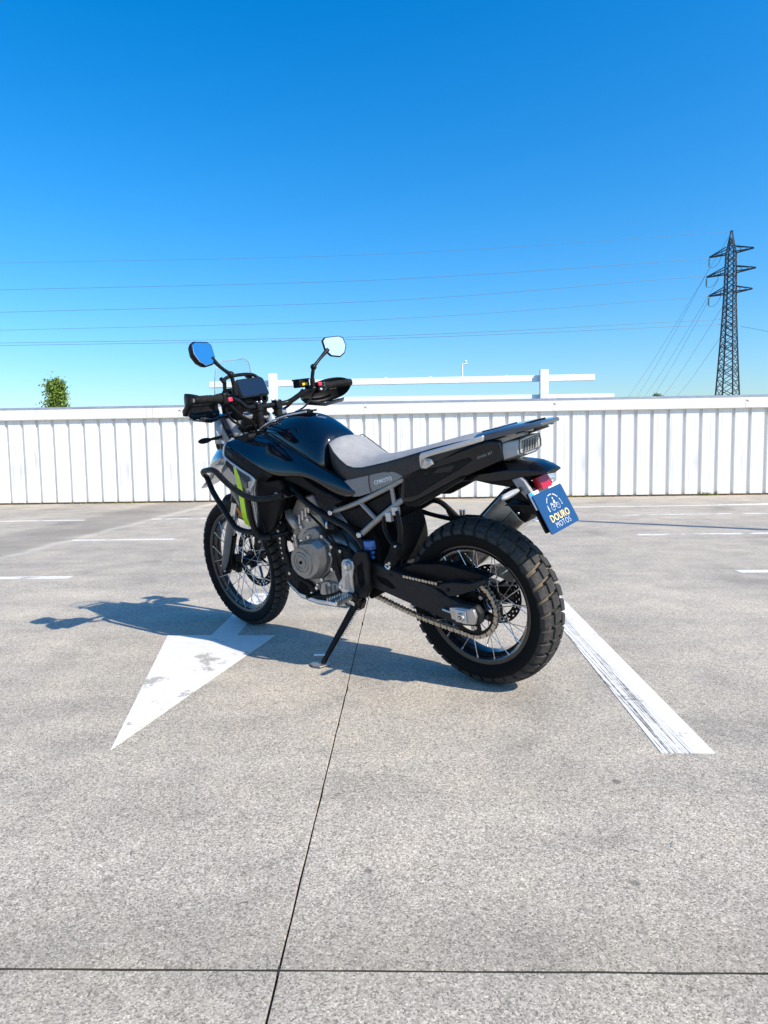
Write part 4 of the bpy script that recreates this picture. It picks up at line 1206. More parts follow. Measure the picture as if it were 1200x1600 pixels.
# display
dash = part('dash_display', MB().add([], []), 'satin')
dn = Vector((-.93, 0, .36)).normalized()
def dloc(y_, z_, d_): return Vector((1.185, .0, 1.243)) + Vector((0, 1, 0)) * y_ + Vector((.36, 0, .93)) * z_ + dn * d_
def dpl(w_, h_, c_, d0, d1):
    o_ = [(-w_ + c_, h_), (w_ - c_, h_), (w_, h_ - c_), (w_, -h_ + c_ * .6), (w_ - c_ * .6, -h_), (-w_ + c_ * .6, -h_), (-w_, -h_ + c_ * .6), (-w_, h_ - c_)]
    return MB().loft([[dloc(a, b, d) for a, b in o_] for d in (d0, d1)])
dash.data = dpl(.082, .047, .012, -.02, .0).mesh('dash_display')
dash.data.materials.append(M['satin'])
obj('glass', dpl(.077, .042, .010, .0005, .003), 'screen', dash)
obj('housing', MB().box((1.215, 0, 1.20), (.05, .12, .07)), 'satin', dash, bevel=.012)
obj('key_switch', MB().lathe([(.012, -.01), (.024, -.01), (.024, .01), (.012, .012)], 18, (1.165, -.035, 1.185), 'X'), 'satin', dash)
part('instrument_cowl', MB().prism([(1.20, 1.19), (1.30, 1.26), (1.34, 1.20), (1.34, 1.05), (1.22, 1.05)], -.095, .095), 'matte', bevel=.02)

# ---------------------------------------------------------------- fork, bars (steered)
fdir = SA
fbase = Vector((1.505, 0, .347))
for s in (1, -1):
    y_ = s * .098
    b0 = fbase + Vector((.018, y_, 0))
    lower = MB().tube([b0 - fdir * .03, b0 + fdir * .04, b0 + fdir * .20], [.028, .030, .030], 18).map(S)
    fk = part('fork_leg', lower, 'black_metal')
    obj('stanchion', MB().tube([b0 + fdir * .18, b0 + fdir * .42], .0205, 18).map(S), 'steel', fk)
    obj('fork_tube', MB().tube([b0 + fdir * .40, b0 + fdir * .86], .027, 18).map(S), 'black_metal', fk)
    obj('fork_cap', MB().tube([b0 + fdir * .86, b0 + fdir * .872], .023, 12).map(S), 'silver', fk)
    gd_ = MB()
    for t0, xa, xb in ((-.01, -.045, .012), (.05, -.064, .026), (.18, -.066, .030), (.27, -.060, .028), (.305, -.035, .015)):
        c_ = b0 + fdir * t0
        gd_.v += [c_ + Vector((xb + .004, -s * .012, 0)), c_ + Vector((xb, s * .026, .004)), c_ + Vector(((xa + xb) / 2, s * .038, 0)), c_ + Vector((xa, s * .038, -.004))]
    for i in range(4):
        for j in range(3): gd_.f.append([i * 4 + j, i * 4 + j + 1, (i + 1) * 4 + j + 1, (i + 1) * 4 + j])
    obj('fork_guard', gd_.map(S), 'guard_grey', fk, solid=.004, sub=1)
    obj('axle_clamp', MB().lathe([(.0001, y_ + s * .036), (.012, y_ + s * .036), (.020, y_ + s * .03), (.024, y_ - s * .02)], 18, fbase).map(S), 'black_metal', fk)
cal2 = part('brake_caliper', MB().prism([(1.455, .50), (1.40, .47), (1.385, .40), (1.42, .375), (1.455, .40), (1.475, .45)], -.10, -.055).map(S), 'black_metal', bevel=.008)
bolts(cal2, [S(Vector((1.415, -.052, .45)))], .008, .004)
obj('sensor_bracket', MB().box((1.47, .07, .39), (.05, .03, .04)).map(S), 'black_metal', cal2, bevel=.006)
bolts(cal2, [S(Vector((1.49, .135, .335))), S(Vector((1.515, .135, .36)))], .006, .004)
for zt_, nm in ((1.06, 'upper_yoke'), (.88, 'lower_yoke')):
    c_ = fbase + Vector((.018, 0, 0)) + fdir * ((zt_ - .347) / fdir.z)
    ck = MB()
    ck.loft([[c_ + Vector((dx, y_, 0)) + fdir * h_ for dx, y_ in ((.035, -.125), (.04, 0), (.035, .125), (-.035, .125), (-.075, .03), (-.075, -.03), (-.035, -.125))] for h_ in (-.014, .014)])
    part('triple_clamp', ck.map(S), 'black_metal', bevel=.006)
part('stem_nut', MB().lathe([(.0001, .022), (.010, .022), (.012, .010), (.022, .010), (.026, .0), (.026, -.01)], 20, (1.085, .0, 1.088), 'Z').map(S), 'silver')
part('ignition_lock', MB().lathe([(.0001, .010), (.012, .012), (.016, .004), (.027, .002), (.030, -.008), (.030, -.02)], 24, (1.135, .045, 1.055), 'Z'), 'silver')
bar_pts = [(.9935, .430, 1.2136), (1.012, .36, 1.2118), (1.030, .285, 1.207), (1.042, .235, 1.203), (1.062, .185, 1.188), (1.088, .135, 1.160), (1.100, .100, 1.152), (1.104, 0, 1.150)]
bar_pts = bar_pts + [(p[0], -p[1], p[2]) for p in reversed(bar_pts[:-1])]
hb = part('handle_bar', MB().tube([S(p) for p in cr(bar_pts, 5)], .0125, 12), 'black_metal')
for s in (1, -1):
    g = cr([(.9935, s * .430, 1.2136), (1.004, s * .39, 1.2126), (1.012, s * .36, 1.2118), (1.026, s * .30, 1.208)], 5)
    gr_ = [.0165 + (.0016 if i % 2 else 0) for i in range(len(g))]
    gr_[-1] = gr_[-2] = .0215
    gr_[0] = .018
    obj('grip', MB().tube([S(p) for p in g], gr_, 16), 'rubber', hb)
    obj('bar_end', MB().tube([S(Vector((.990, s * .445, 1.2139))), S(Vector((.9935, s * .429, 1.2136)))], [.015, .0175], 16), 'black_metal', hb)
    obj('bar_end_bolt', MB().tube([S(Vector((.9892, s * .449, 1.214))), S(Vector((.991, s * .443, 1.2138)))], .009, 12), 'bolt', hb)
    sw = obj('switch_cluster', MB().box((1.036, s * .270, 1.206), (.046, .038, .052)).map(S), 'satin', hb, bevel=.009, seg=3)
    obj('button', MB().box((1.012, s * .258, 1.200 if s > 0 else 1.222), (.012, .022, .018)).map(S), 'red_switch', hb, bevel=.003)
    obj('button', MB().box((1.012, s * .262, 1.218 if s > 0 else 1.197), (.010, .014, .012)).map(S), 'silver' if s < 0 else 'satin', hb, bevel=.003)
    obj('switch_ring', MB().tube([S(Vector((1.030, s * .296, 1.2075))), S(Vector((1.028, s * .290, 1.2072)))], .022, 16), 'silver' if s < 0 else 'satin', hb)
    obj('lever_mount', MB().box((1.058, s * .232, 1.204), (.045, .03, .034)).map(S), 'black_metal', hb, bevel=.006)
    obj('lever', MB().tube([S(p) for p in cr([(1.085, s * .235, 1.20), (1.094, s * .29, 1.192), (1.078, s * .36, 1.190), (1.070, s * .41, 1.192)], 5)], .006, 8), 'black_metal', hb)
    obj('clamp', MB().box((1.102, s * .055, 1.150), (.045, .035, .045)).map(S), 'black_metal', hb, bevel=.007)
    obj('riser', MB().tube([S(Vector((1.098, s * .055, 1.055))), S(Vector((1.102, s * .055, 1.14)))], .020, 12), 'black_metal', hb)
    bolts(hb, [S(Vector((1.118, s * .045, 1.172))), S(Vector((1.086, s * .045, 1.172)))], .006, .004, axis='Z')
    # hand guard: a curved shell ahead of the grip, and its end strut
    prof = [(1.000, .448, 1.198, 1.226), (1.040, .450, 1.162, 1.240), (1.080, .438, 1.144, 1.248), (1.110, .402, 1.132, 1.248), (1.130, .345, 1.126, 1.238), (1.140, .285, 1.132, 1.216), (1.140, .235, 1.142, 1.194)]
    hg = []
    for x_, y_, z0, z1 in prof:
        hg.append([S(Vector((x_ - .012, s * y_, z0))), S(Vector((x_ + .006, s * y_, z0 + (z1 - z0) * .3))), S(Vector((x_ + .008, s * y_, z0 + (z1 - z0) * .65))), S(Vector((x_ - .004, s * y_, z1)))])
    gdd = part('hand_guard', MB().loft(hg, False, False), 'satin', solid=.005, sub=1)
    obj('guard_strut', MB().loft([[S(Vector((x_, s * y_, z_ + d_))) for d_ in (-.011, .011)] for x_, y_, z_ in ((.992, .452, 1.213), (1.03, .456, 1.190), (1.085, .448, 1.165), (1.118, .412, 1.160))], False, False), 'plastic', gdd, solid=.007)
    obj('guard_skirt', MB().loft([[S(Vector(p)) for p in ((x_ - .01, s * y_, z_), (x_ - .06, s * (y_ - .015), z_ - .012), (x_ - .075, s * (y_ - .02), z_ + .004))] for x_, y_, z_ in ((1.090, .430, 1.138), (1.135, .345, 1.124), (1.143, .24, 1.142))], False, False), 'gloss_black', gdd, solid=.004)
    # mirror
    ml = part('mirror', MB().tube([S(p) for p in cr([(1.022, s * .222, 1.215), (1.018, s * .223, 1.255), (1.012, s * .232, 1.300)], 4)], [.012] * 4 + [.009] * 5, 12), 'black_metal')
    obj('knuckle', MB().sphere(tuple(S(Vector((1.012, s * .234, 1.304)))), .0155), 'black_metal', ml)
    obj('stem', MB().tube([S(p) for p in cr([(1.012, s * .234, 1.304), (1.012, s * .278, 1.338), (1.022, (.312 if s > 0 else -.346), 1.380)], 4)], [.011, .009, .008, .0075, .0075, .008, .009, .010, .012], 12), 'black_metal', ml)
    mo_ = [(-.062, .034), (-.045, .048), (.030, .050), (.052, .040), (.062, .000), (.046, -.035), (.018, -.052), (-.030, -.044), (-.056, -.014)]
    mo_ = [(-a, b) if s > 0 else (-a, b) for a, b in mo_]
    mc = Vector((1.010, .352 if s > 0 else -.385, 1.398 if s > 0 else 1.392))
    mk = 1.12 if s > 0 else 1.0
    # outward edge is the pointed side
    mn = Vector((-1, -.35 if s > 0 else .30, .30 if s > 0 else .16)).normalized()
    mu = Vector((0, 0, 1)) - mn * mn.z
    mu.normalize()
    mr = mu.cross(mn)
    def mring(k_, d_): return [S(mc + mr * (a * k_ * mk * (1 if s > 0 else -1)) + mu * (b * k_ * (mk * .5 + .5)) + mn * d_) for a, b in mo_]
    obj('mirror_shell', MB().loft([mring(.55, -.035), mring(.85, -.028), mring(1.03, -.006), mring(1.04, .002), mring(.97, .003)]), 'satin', ml, bevel=.004)
    obj('mirror_glass', MB().loft([mring(.93, .002), mring(.93, .0045)]), 'mirror', ml, bevel=.001)
# brake reservoir on the right bar, yellow-marked
rsv = part('fluid_reservoir', MB().box((1.085, -.205, 1.232), (.05, .065, .035)).map(S), 'satin', bevel=.005)
obj('reservoir_cap', MB().box((1.085, -.205, 1.252), (.054, .07, .008)).map(S), 'black_metal', rsv, bevel=.002)
obj('warning_mark', MB().box((1.0588, -.205, 1.230), (.002, .03, .012)).map(S), 'yellow', rsv)
# cables and hoses
for i, pts in enumerate(([(1.06, .22, 1.195), (1.12, .16, 1.14), (1.17, .09, 1.08), (1.18, .04, .98)], [(1.05, .27, 1.18), (1.08, .23, 1.12), (1.14, .13, 1.07), (1.16, .06, 1.0)], [(1.08, -.22, 1.20), (1.12, -.14, 1.13), (1.16, -.07, 1.10), (1.17, -.03, .98)], [(1.05, -.27, 1.18), (1.06, -.2, 1.12), (1.10, -.12, 1.08), (1.15, -.05, .99)], [(1.02, .26, 1.18), (1.04, .2, 1.13), (1.09, .11, 1.09), (1.14, .05, 1.02)], [(1.12, .10, 1.12), (1.16, .12, 1.06), (1.19, .10, .98), (1.22, .09, .80)])):
    part('cable', MB().tube(cr(pts, 6), .0045 + .001 * (i % 3), 8), 'rubber')
# front mudguard
mgf = []
for a in range(84, 160, 12):
    rr3 = .362
    aa = R(a)
    mgf.append([S(Vector((1.505 + (rr3 - dd) * math.cos(aa), y_, .347 + (rr3 - dd) * math.sin(aa)))) for y_, dd in ((-.062, .045), (-.055, .012), (-.03, -.004), (0, -.010), (.03, -.004), (.055, .012), (.062, .045))])
part('front_mudguard', MB().loft(mgf, False, False), 'plastic', solid=.004, sub=1).name = 'mudguard'

# ---------------------------------------------------------------- seat
st_ = [(.640, .990, .975, .075), (.615, 1.000, .982, .105), (.575, .975, .945, .122), (.54, .950, .916, .128), (.50, .925, .890, .131), (.46, .910, .881, .134), (.41, .909, .882, .137), (.34, .918, .893, .140), (.27, .929, .905, .141), (.20, .940, .919, .141), (.12, .955, .937, .140), (.05, .969, .952, .134), (-.02, .982, .964, .120), (-.09, .990, .974, .095), (-.125, .988, .976, .070)]
rs = []
for x_, zc, ze, w_ in st_:
    rs.append([(x_, w_ * t, ze + (zc - ze) * (1 - abs(t) ** 2.6)) for t in (-1, -.93, -.75, -.5, -.2, 0, .2, .5, .75, .93, 1)])
seat = part('seat', MB().loft(rs, False, False), 'seat_top', sub=1, angle=70)
seat['label'] = 'stepped seat with light grey top and charcoal sides'
low = {.640: .885, .615: .872, .575: .845, .54: .825, .50: .790, .46: .772, .41: .779, .34: .797, .27: .822, .20: .847, .12: .875, .05: .90, -.02: .925, -.09: .945, -.125: .955}
for s in (1, -1):
    sd = []
    for x_, zc, ze, w_ in st_:
        lz = low[x_]
        sd.append([(x_, s * w_, ze), (x_, s * (w_ + .004), ze - .006), (x_, s * (w_ + .003), ze * .55 + lz * .45), (x_, s * w_, lz)])
    obj('seat_side', MB().loft(sd, False, False), 'seat_side', seat, sub=1, solid=.004)
    obj('piping', MB().tube([(x_, s * (w_ + .002), ze + .001) for x_, zc, ze, w_ in st_], .0022, 6), 'seat_side', seat)
    ins_ = [(.545, .826), (.47, .838), (.365, .856), (.30, .868), (.262, .872), (.235, .868), (.20, .851), (.28, .818), (.376, .784), (.44, .768), (.477, .765), (.51, .79)]
    ins_ = [(a, b, s * (-.012 if a > .52 else 0)) for a, b in ins_]
    inn = obj('seat_insert', MB().prism(ins_, *sorted((s * .138, s * .1455))), 'seat_insert', seat, bevel=.002)
    obj('seam', MB().tube(cr([(.372, s * .146, .855), (.377, s * .1465, .82), (.372, s * .1465, .786)], 4), .0022, 6), 'maroon', seat)
tx = place(text_mb('CFMOTO', .022, .0004, .0006, 1.08), (.302, .1462, .834), (-1, 0, .22), (.22, 0, 1))
part('lettering', tx, 'white')

# ---------------------------------------------------------------- tail
tp_ = [(.215, .850), (.137, .884), (.07, .903), (-.11, .958), (-.17, .972), (-.205, .968), (-.212, .902), (-.08, .853), (-.05, .848), (.088, .786), (.179, .749), (.232, .745), (.240, .775)]
for s in (1, -1):
    a, b = sorted((s * .112, s * .134))
    q = [(x_, z_, s * -.035 * max(0, min(1, (-.0 - x_) / .2))) for x_, z_ in tp_]
    tl = part('tail_panel', MB().prism(q, a, b), 'semi_gloss', bevel=.008, seg=3)
    ins2 = [(.20, .842), (.13, .872), (.04, .886), (-.085, .915), (-.10, .905), (-.05, .875), (.06, .825), (.16, .775), (.215, .765)]
    a, b = sorted((s * .1335, s * .139))
    obj('raised_panel', MB().prism([(x_, z_, s * -.022 * max(0, min(1, -x_ / .12))) for x_, z_ in ins2], a, b), 'plastic', tl, bevel=.004)
    # grab handle
    gh = obj('grab_handle', MB().loft([[(x_, s * (y_ - w_), z_ - h_), (x_, s * (y_ + w_), z_ - h_), (x_, s * (y_ + w_), z_ + h_), (x_, s * (y_ - w_), z_ + h_)] for x_, y_, z_, w_, h_ in ((.103, .148, .905, .010, .022), (.092, .150, .928, .011, .013), (.06, .150, .937, .011, .010), (-.01, .145, .951, .011, .010), (-.09, .128, .967, .011, .010), (-.15, .10, .980, .012, .010))]), 'silver', tl, bevel=.005, seg=3)
    obj('handle_foot', MB().prism([(.108, .925), (.108, .882), (.085, .88), (.05, .897), (.06, .917), (.085, .922)], *sorted((s * .125, s * .150))), 'silver', tl, bevel=.005)
    bolts(tl, [(.075, s * .151, .905)], .009, .005, s=s)
    # dark lower face toward the wheel
    obj('under_tray', MB().prism([(.235, .750), (.18, .752), (.09, .788), (-.05, .85), (-.05, .838), (.08, .770), (.17, .730), (.22, .728)], *sorted((s * .09, s * .125))), 'plastic', tl, bevel=.004)
tx = place(text_mb('CF450 MT', .0125, .0001, .0005, 1.15), (-.150, .1118, .921), (-1, -.18, .30), (.30, 0, 1))
part('lettering', tx, 'grey_plastic')
part('tail_core', MB().prism([(.20, .86), (-.10, .955), (-.185, .965), (-.195, .90), (-.05, .845), (.10, .78), (.2, .75)], -.112, .112).map(lambda p: Vector((p.x, p.y * (1 if p.x > 0 else .72), p.z))), 'matte', bevel=.008)
# luggage rack
rk_ = MB()
rows_ = []
for x_, w_, z_, h_ in ((-.075, .070, .969, .010), (-.11, .100, .978, .014), (-.18, .104, .990, .015), (-.26, .096, 1.002, .012), (-.315, .084, 1.009, .009), (-.348, .062, 1.013, .007)):
    rows_.append([(x_, w_, z_ - h_), (x_, w_ * 1.0, z_ + h_ * .4), (x_, w_ * .82, z_ + h_), (x_, 0, z_ + h_), (x_, -w_ * .82, z_ + h_), (x_, -w_, z_ + h_ * .4), (x_, -w_, z_ - h_)])
rk_.loft(rows_)
rack = part('luggage_rack', rk_, 'dark_grey', bevel=.003)
obj('rack_pad', MB().box((-.150, 0, 1.000), (.07, .13, .008), Matrix.Rotation(.16, 3, 'Y')), 'gloss_black', rack, bevel=.003)
obj('rack_strut', MB().prism([(-.13, .962), (-.29, .993), (-.30, .984), (-.19, .955), (-.155, .935), (-.135, .935)], .062, .085), 'grey_frame', rack, bevel=.003)
obj('rack_strut', MB().prism([(-.13, .962), (-.29, .993), (-.30, .984), (-.19, .955), (-.155, .935), (-.135, .935)], -.085, -.062), 'grey_frame', rack, bevel=.003)
obj('rack_slot', MB().box((-.29, .0, 1.0165), (.03, .09, .006), Matrix.Rotation(.14, 3, 'Y')), 'matte', rack)
for s in (1, -1): obj('rack_hook', MB().box((-.24, s * .08, .986), (.045, .014, .012)).box((-.30, s * .072, .998), (.04, .014, .010)), 'grey_frame', rack, bevel=.003)
# tail lamp: wrap-round smoked lens
lam = []
for x_, w_, z0, z1 in ((-.165, .088, .895, .950), (-.200, .090, .888, .962), (-.235, .086, .897, .968), (-.262, .078, .905, .970)):
    lam.append([(x_, w_, z0 + .012), (x_, w_ * 1.02, (z0 + z1) / 2), (x_, w_ * .93, z1 - .006), (x_, w_ * .5, z1), (x_, -w_ * .5, z1), (x_, -w_ * .93, z1 - .006), (x_, -w_ * 1.02, (z0 + z1) / 2), (x_, -w_, z0 + .012), (x_, -w_ * .5, z0), (x_, w_ * .5, z0)])
tlamp = part('tail_lamp', MB().loft(lam), 'lens', bevel=.004)
obj('lens_bezel', MB().tube([(-.2645, y_, z_) for y_, z_ in ((.072, .920), (.074, .945), (.066, .965), (0, .970), (-.066, .965), (-.074, .945), (-.072, .920), (-.03, .908), (.03, .908))], .0022, 6, closed=True), 'lens_dark', tlamp)
for y_ in (.035, .018, .0, -.018, -.035):
    obj('reflector_fin', MB().box((-.2635, y_, .938), (.004, .007, .034), Matrix.Rotation(.3, 3, 'X')), 'lens_dark', tlamp)
obj('lens_frame', MB().tube([(-.2645, y_, z_) for y_, z_ in ((.05, .918), (.05, .956), (-.05, .960), (-.05, .918))], .0015, 6, closed=True), 'lens_dark', tlamp)
obj('lamp_gasket', MB().tube([(-.170, y_, z_) for y_, z_ in ((.094, .905), (.094, .948), (.07, .957), (-.07, .957), (-.094, .948), (-.094, .905), (-.05, .888), (.05, .888))], .004, 6, closed=True), 'rubber', tlamp)
# rear fender and plate hanger
fe = []
for x_, w_, zt, zb in ((.02, .055, .842, .81), (-.06, .066, .862, .815), (-.14, .074, .878, .815), (-.21, .076, .887, .822), (-.28, .070, .880, .834), (-.325, .058, .866, .838), (-.348, .046, .855, .838)):
    fe.append([(x_, w_, zb + .006), (x_, w_, (zt * .6 + zb * .4)), (x_, w_ * .7, zt - .002), (x_, 0, zt), (x_, -w_ * .7, zt - .002), (x_, -w_, (zt * .6 + zb * .4)), (x_, -w_, zb + .006), (x_, 0, zb)])
fend = part('tail_fender', MB().loft(fe), 'semi_gloss', bevel=.004)
obj('fender_keel', MB().prism([(.04, .835), (-.05, .845), (-.19, .838), (-.285, .838), (-.27, .82), (-.215, .793), (-.12, .805)], -.05, .05), 'plastic', fend, bevel=.006)
obj('plate_arm', MB().prism([(-.225, .83), (-.262, .838), (-.275, .825), (-.310, .765), (-.290, .752), (-.25, .79)], .060, .078), 'grey_plastic', fend, bevel=.004)
obj('plate_arm', MB().prism([(-.225, .83), (-.262, .838), (-.275, .825), (-.310, .765), (-.290, .752), (-.25, .79)], -.078, -.060), 'satin', fend, bevel=.004)
obj('plate_bracket', MB().prism([(-.20, .80), (-.29, .80), (-.315, .735), (-.32, .70), (-.24, .71), (-.23, .735), (-.26, .745), (-.20, .755)], -.05, .06), 'plastic', fend, bevel=.006)
obj('bracket_web', MB().prism([(-.20, .745), (-.30, .745), (-.30, .738), (-.19, .738)], -.05, .085), 'plastic', fend, bevel=.002)
obj('tail_reflector', MB().box((-.300, .004, .806), (.026, .066, .046), Matrix.Rotation(.38, 3, 'Y')), 'red', fend, bevel=.002)
for s in (1, -1):
    ind = obj('turn_signal', MB().loft([[(x_ + a, y_ * s, z_ + b) for a, b in ((r_, 0), (0, r_), (-r_, 0), (0, -r_))] for x_, y_, z_, r_ in ((-.258, .085, .797, .008), (-.256, .105, .796, .014), (-.252, .140, .793, .019), (-.248, .172, .789, .015), (-.246, .186, .787, .005))]), 'lens', fend, sub=1)
    obj('signal_stalk', MB().tube([(-.25, s * .055, .798), (-.262, s * .095, .796)], [.010, .007], 8), 'rubber', fend)
# number plate with the blue dealer board in front of it
pt, pb = Vector((-.311, 0, .780)), Vector((-.373, 0, .649))
pu = (pt - pb).normalized()
pn = Vector((0, 1, 0)).cross(pu)
if pn.x > 0: pn = -pn
def pl(y_, v_, d_): return pb + pu * v_ + Vector((0, y_, 0)) + pn * d_
PH = (pt - pb).length
def rrect(w0, w1, h0, h1, c_, d0, d1):
    o_ = [(w0 + c_, h0), (w1 - c_, h0), (w1 - c_ * .3, h0 + c_ * .3), (w1, h0 + c_), (w1, h1 - c_), (w1 - c_ * .3, h1 - c_ * .3), (w1 - c_, h1), (w0 + c_, h1), (w0 + c_ * .3, h1 - c_ * .3), (w0, h1 - c_), (w0, h0 + c_), (w0 + c_ * .3, h0 + c_ * .3)]
    return MB().loft([[pl(a, b, d) for a, b in o_] for d in (d0, d1)])
npl = part('number_plate', rrect(-.100, .0985, PH - .05, PH + .012, .004, -.012, -.006), 'white')
obj('blue_band', rrect(.080, .0980, PH - .045, PH + .0115, .002, -.0058, -.0050), 'eu_blue', npl)
obj('plate_backing', rrect(-.100, .100, .012, PH + .014, .006, -.020, -.0125), 'satin', npl)
adv = part('dealer_plate', rrect(-.100, .100, 0, PH, .008, -.002, .0015), 'plate')
adv['label'] = 'blue dealer plate with motorcycle emblem and lettering'
rgt = Vector((0, -1, 0))
def on_plate(mb, y_, v_): return place(mb, pl(y_, v_, .0019), rgt, pu)
obj('lettering', on_plate(text_mb('DOURO', .0350, .0005, .0004, 1.05), 0, .046), 'gold', adv)
obj('lettering', on_plate(text_mb('MOTOS', .028, -.0006, .0003, 1.12), 0, .020), 'white', adv)
em = MB()
random.seed(5)
for i in range(25):
    a = R(192 - i * 204 / 24)
    c_ = Vector((math.cos(a) * .047, math.sin(a) * .043))
    t = Vector((-math.sin(a), math.cos(a)))
    n_ = Vector((math.cos(a), math.sin(a)))
    l_ = random.uniform(.0011, .0022)
    h_ = random.uniform(.0016, .0030)
    if i % 5 == 4: continue
    q = [c_ + t * l_ + n_ * h_, c_ - t * l_ + n_ * h_, c_ - t * l_ - n_ * h_, c_ + t * l_ - n_ * h_]
    em.add([(p.x, p.y, 0) for p in q] + [(p.x, p.y, .0006) for p in q], [(4, 5, 6, 7), (0, 1, 5, 4), (1, 2, 6, 5), (2, 3, 7, 6), (3, 0, 4, 7)])
obj('emblem_arch', on_plate(em, 0, .082), 'white', adv)
ic = MB()
for cx2, r_ in ((-.018, .0105), (.018, .0105)):
    ic.tube([(cx2 + r_ * math.cos(R(k)), -.008 + r_ * math.sin(R(k)), .0003) for k in range(0, 360, 24)], .0007, 4, closed=True)
for pts in ([(-.018, -.008), (-.006, -.006), (.002, -.010), (.010, .004), (.018, -.008)], [(-.026, .006), (-.014, .008), (-.006, -.004)], [(.010, .004), (.005, .012)], [(-.006, -.006), (.0, .004), (.009, .005)], [(-.024, .007), (-.018, .0), (-.012, .006)]):
    ic.tube([(a, b, .0003) for a, b in pts], .0008, 4)
obj('emblem', on_plate(ic, 0, .088), 'white', adv)
rd = MB()
for pts in ([(-.003, .004), (.004, .018), (.010, .010), (.006, .006)], [(.001, .022), (.004, .026), (.008, .022), (.004, .018)]):
    n = len(pts)
    rd.add([(a, b, 0) for a, b in pts] + [(a, b, .0007) for a, b in pts], [tuple(range(n, 2 * n))] + [(i, (i + 1) % n, (i + 1) % n + n, i + n) for i in range(n)])
obj('emblem_rider', on_plate(rd, 0, .088), 'white', adv)

# ---------------------------------------------------------------- exhaust (right side)
ex_a, ex_b = Vector((.145, -.165, .462)), Vector((-.112, -.165, .688))
ed_ = (ex_b - ex_a).normalized()
eu = Vector((-ed_.z, 0, ed_.x))
if eu.z < 0: eu = -eu
def exring(t, k_):
    c_ = ex_a + (ex_b - ex_a) * t
    o_ = [(-.040, -.070), (-.050, -.050), (-.046, .045), (-.030, .072), (.030, .072), (.046, .045), (.050, -.050), (.040, -.070)]
    return [c_ + Vector((0, -a * k_, 0)) + eu * (b * k_) for a, b in o_]
ex = part('exhaust_silencer', MB().loft([exring(t, k_) for t, k_ in ((-.30, .38), (0, .85), (.15, .96), (.93, 1.0))]), 'brushed', bevel=.004)
ex['label'] = 'brushed steel exhaust silencer with black end cap'
obj('end_cap', MB().loft([exring(t, k_) for t, k_ in ((.925, 1.03), (1.02, 1.02), (1.09, .90), (1.11, .75))]), 'plastic', ex, bevel=.004)
obj('outlet', MB().tube([ex_b + ed_ * .03 - eu * .025, ex_b + ed_ * .055 - eu * .025], .024, 20), 'brushed', ex)
obj('heat_shield', MB().tube([ex_a + ed_ * .0 + eu * .074, ex_b + eu * .074 - ed_ * .02], .013, 10), 'black_metal', ex)
obj('body_seam', MB().tube([ex_a + ed_ * .10 + Vector((0, .0475, 0)) - eu * .008, ex_b + Vector((0, .0485, 0)) - eu * .008 - ed_ * .03], .0012, 5), 'matte', ex)
bolts(ex, [tuple(ex_b - ed_ * .012 + Vector((0, .05, 0)) - eu * .03), tuple(ex_b - ed_ * .012 + Vector((0, .048, 0)) + eu * .058)], .006, .004)
obj('link_pipe', MB().tube(cr([tuple(ex_a - ed_ * .08), (.34, -.15, .47), (.45, -.12, .36), (.55, -.08, .30)], 6), .022, 12), 'brushed', ex)
# right passenger-peg hanger seen across the tail
hg_ = part('peg_hanger', MB().tube(cr([(.38, -.115, .655), (.33, -.12, .672), (.285, -.125, .692), (.24, -.128, .680), (.19, -.13, .638), (.165, -.13, .615)], 4), .012, 8).tube(cr([(.36, -.115, .650), (.30, -.122, .632), (.225, -.128, .618), (.17, -.13, .612)], 4), .010, 8).tube(cr([(.215, -.128, .655), (.20, -.13, .61), (.225, -.13, .565)], 4), .010, 8), 'black_metal')
obj('hanger_plate', MB().prism([(.19, .628), (.12, .640), (.05, .640), (.03, .625), (.06, .605), (.15, .595), (.2, .60)], -.128, -.118), 'black_metal', hg_, bevel=.003)
for x_ in (.148, .132): obj('peg_bolt', MB().tube([(x_, -.123, .635), (x_, -.123, .658)], .006, 8), 'bolt', hg_)
# left passenger-peg bracket and folded peg
br_ = part('peg_bracket', MB().tube(cr([(.318, .148, .690), (.322, .152, .65), (.300, .158, .605), (.262, .165, .578)], 4), .0085, 8).tube(cr([(.25, .148, .716), (.236, .155, .66), (.244, .162, .60), (.258, .166, .578)], 4), .0085, 8), 'black_metal')
obj('foot_peg', MB().loft([[Vector((x_, .175 + d_, z_)) for d_ in (-.018, .018)] + [Vector((x_ - w_ * 1.2, .175 + d_, z_ - w_ * .8)) for d_ in (.018, -.018)] for x_, z_, w_ in ((.262, .606, .026), (.285, .560, .032), (.318, .515, .028))]), 'rubber', br_, bevel=.008)
obj('peg_hinge', MB().box((.292, .178, .512), (.035, .03, .016), Matrix.Rotation(.5, 3, 'Y')), 'steel', br_, bevel=.003)
obj('hinge_pin', MB().tube(cr([(.305, .195, .505), (.288, .198, .495), (.278, .196, .508)], 4), .004, 6), 'bolt', br_)
bolts(br_, [(.243, .19, .588)], .005, .004)
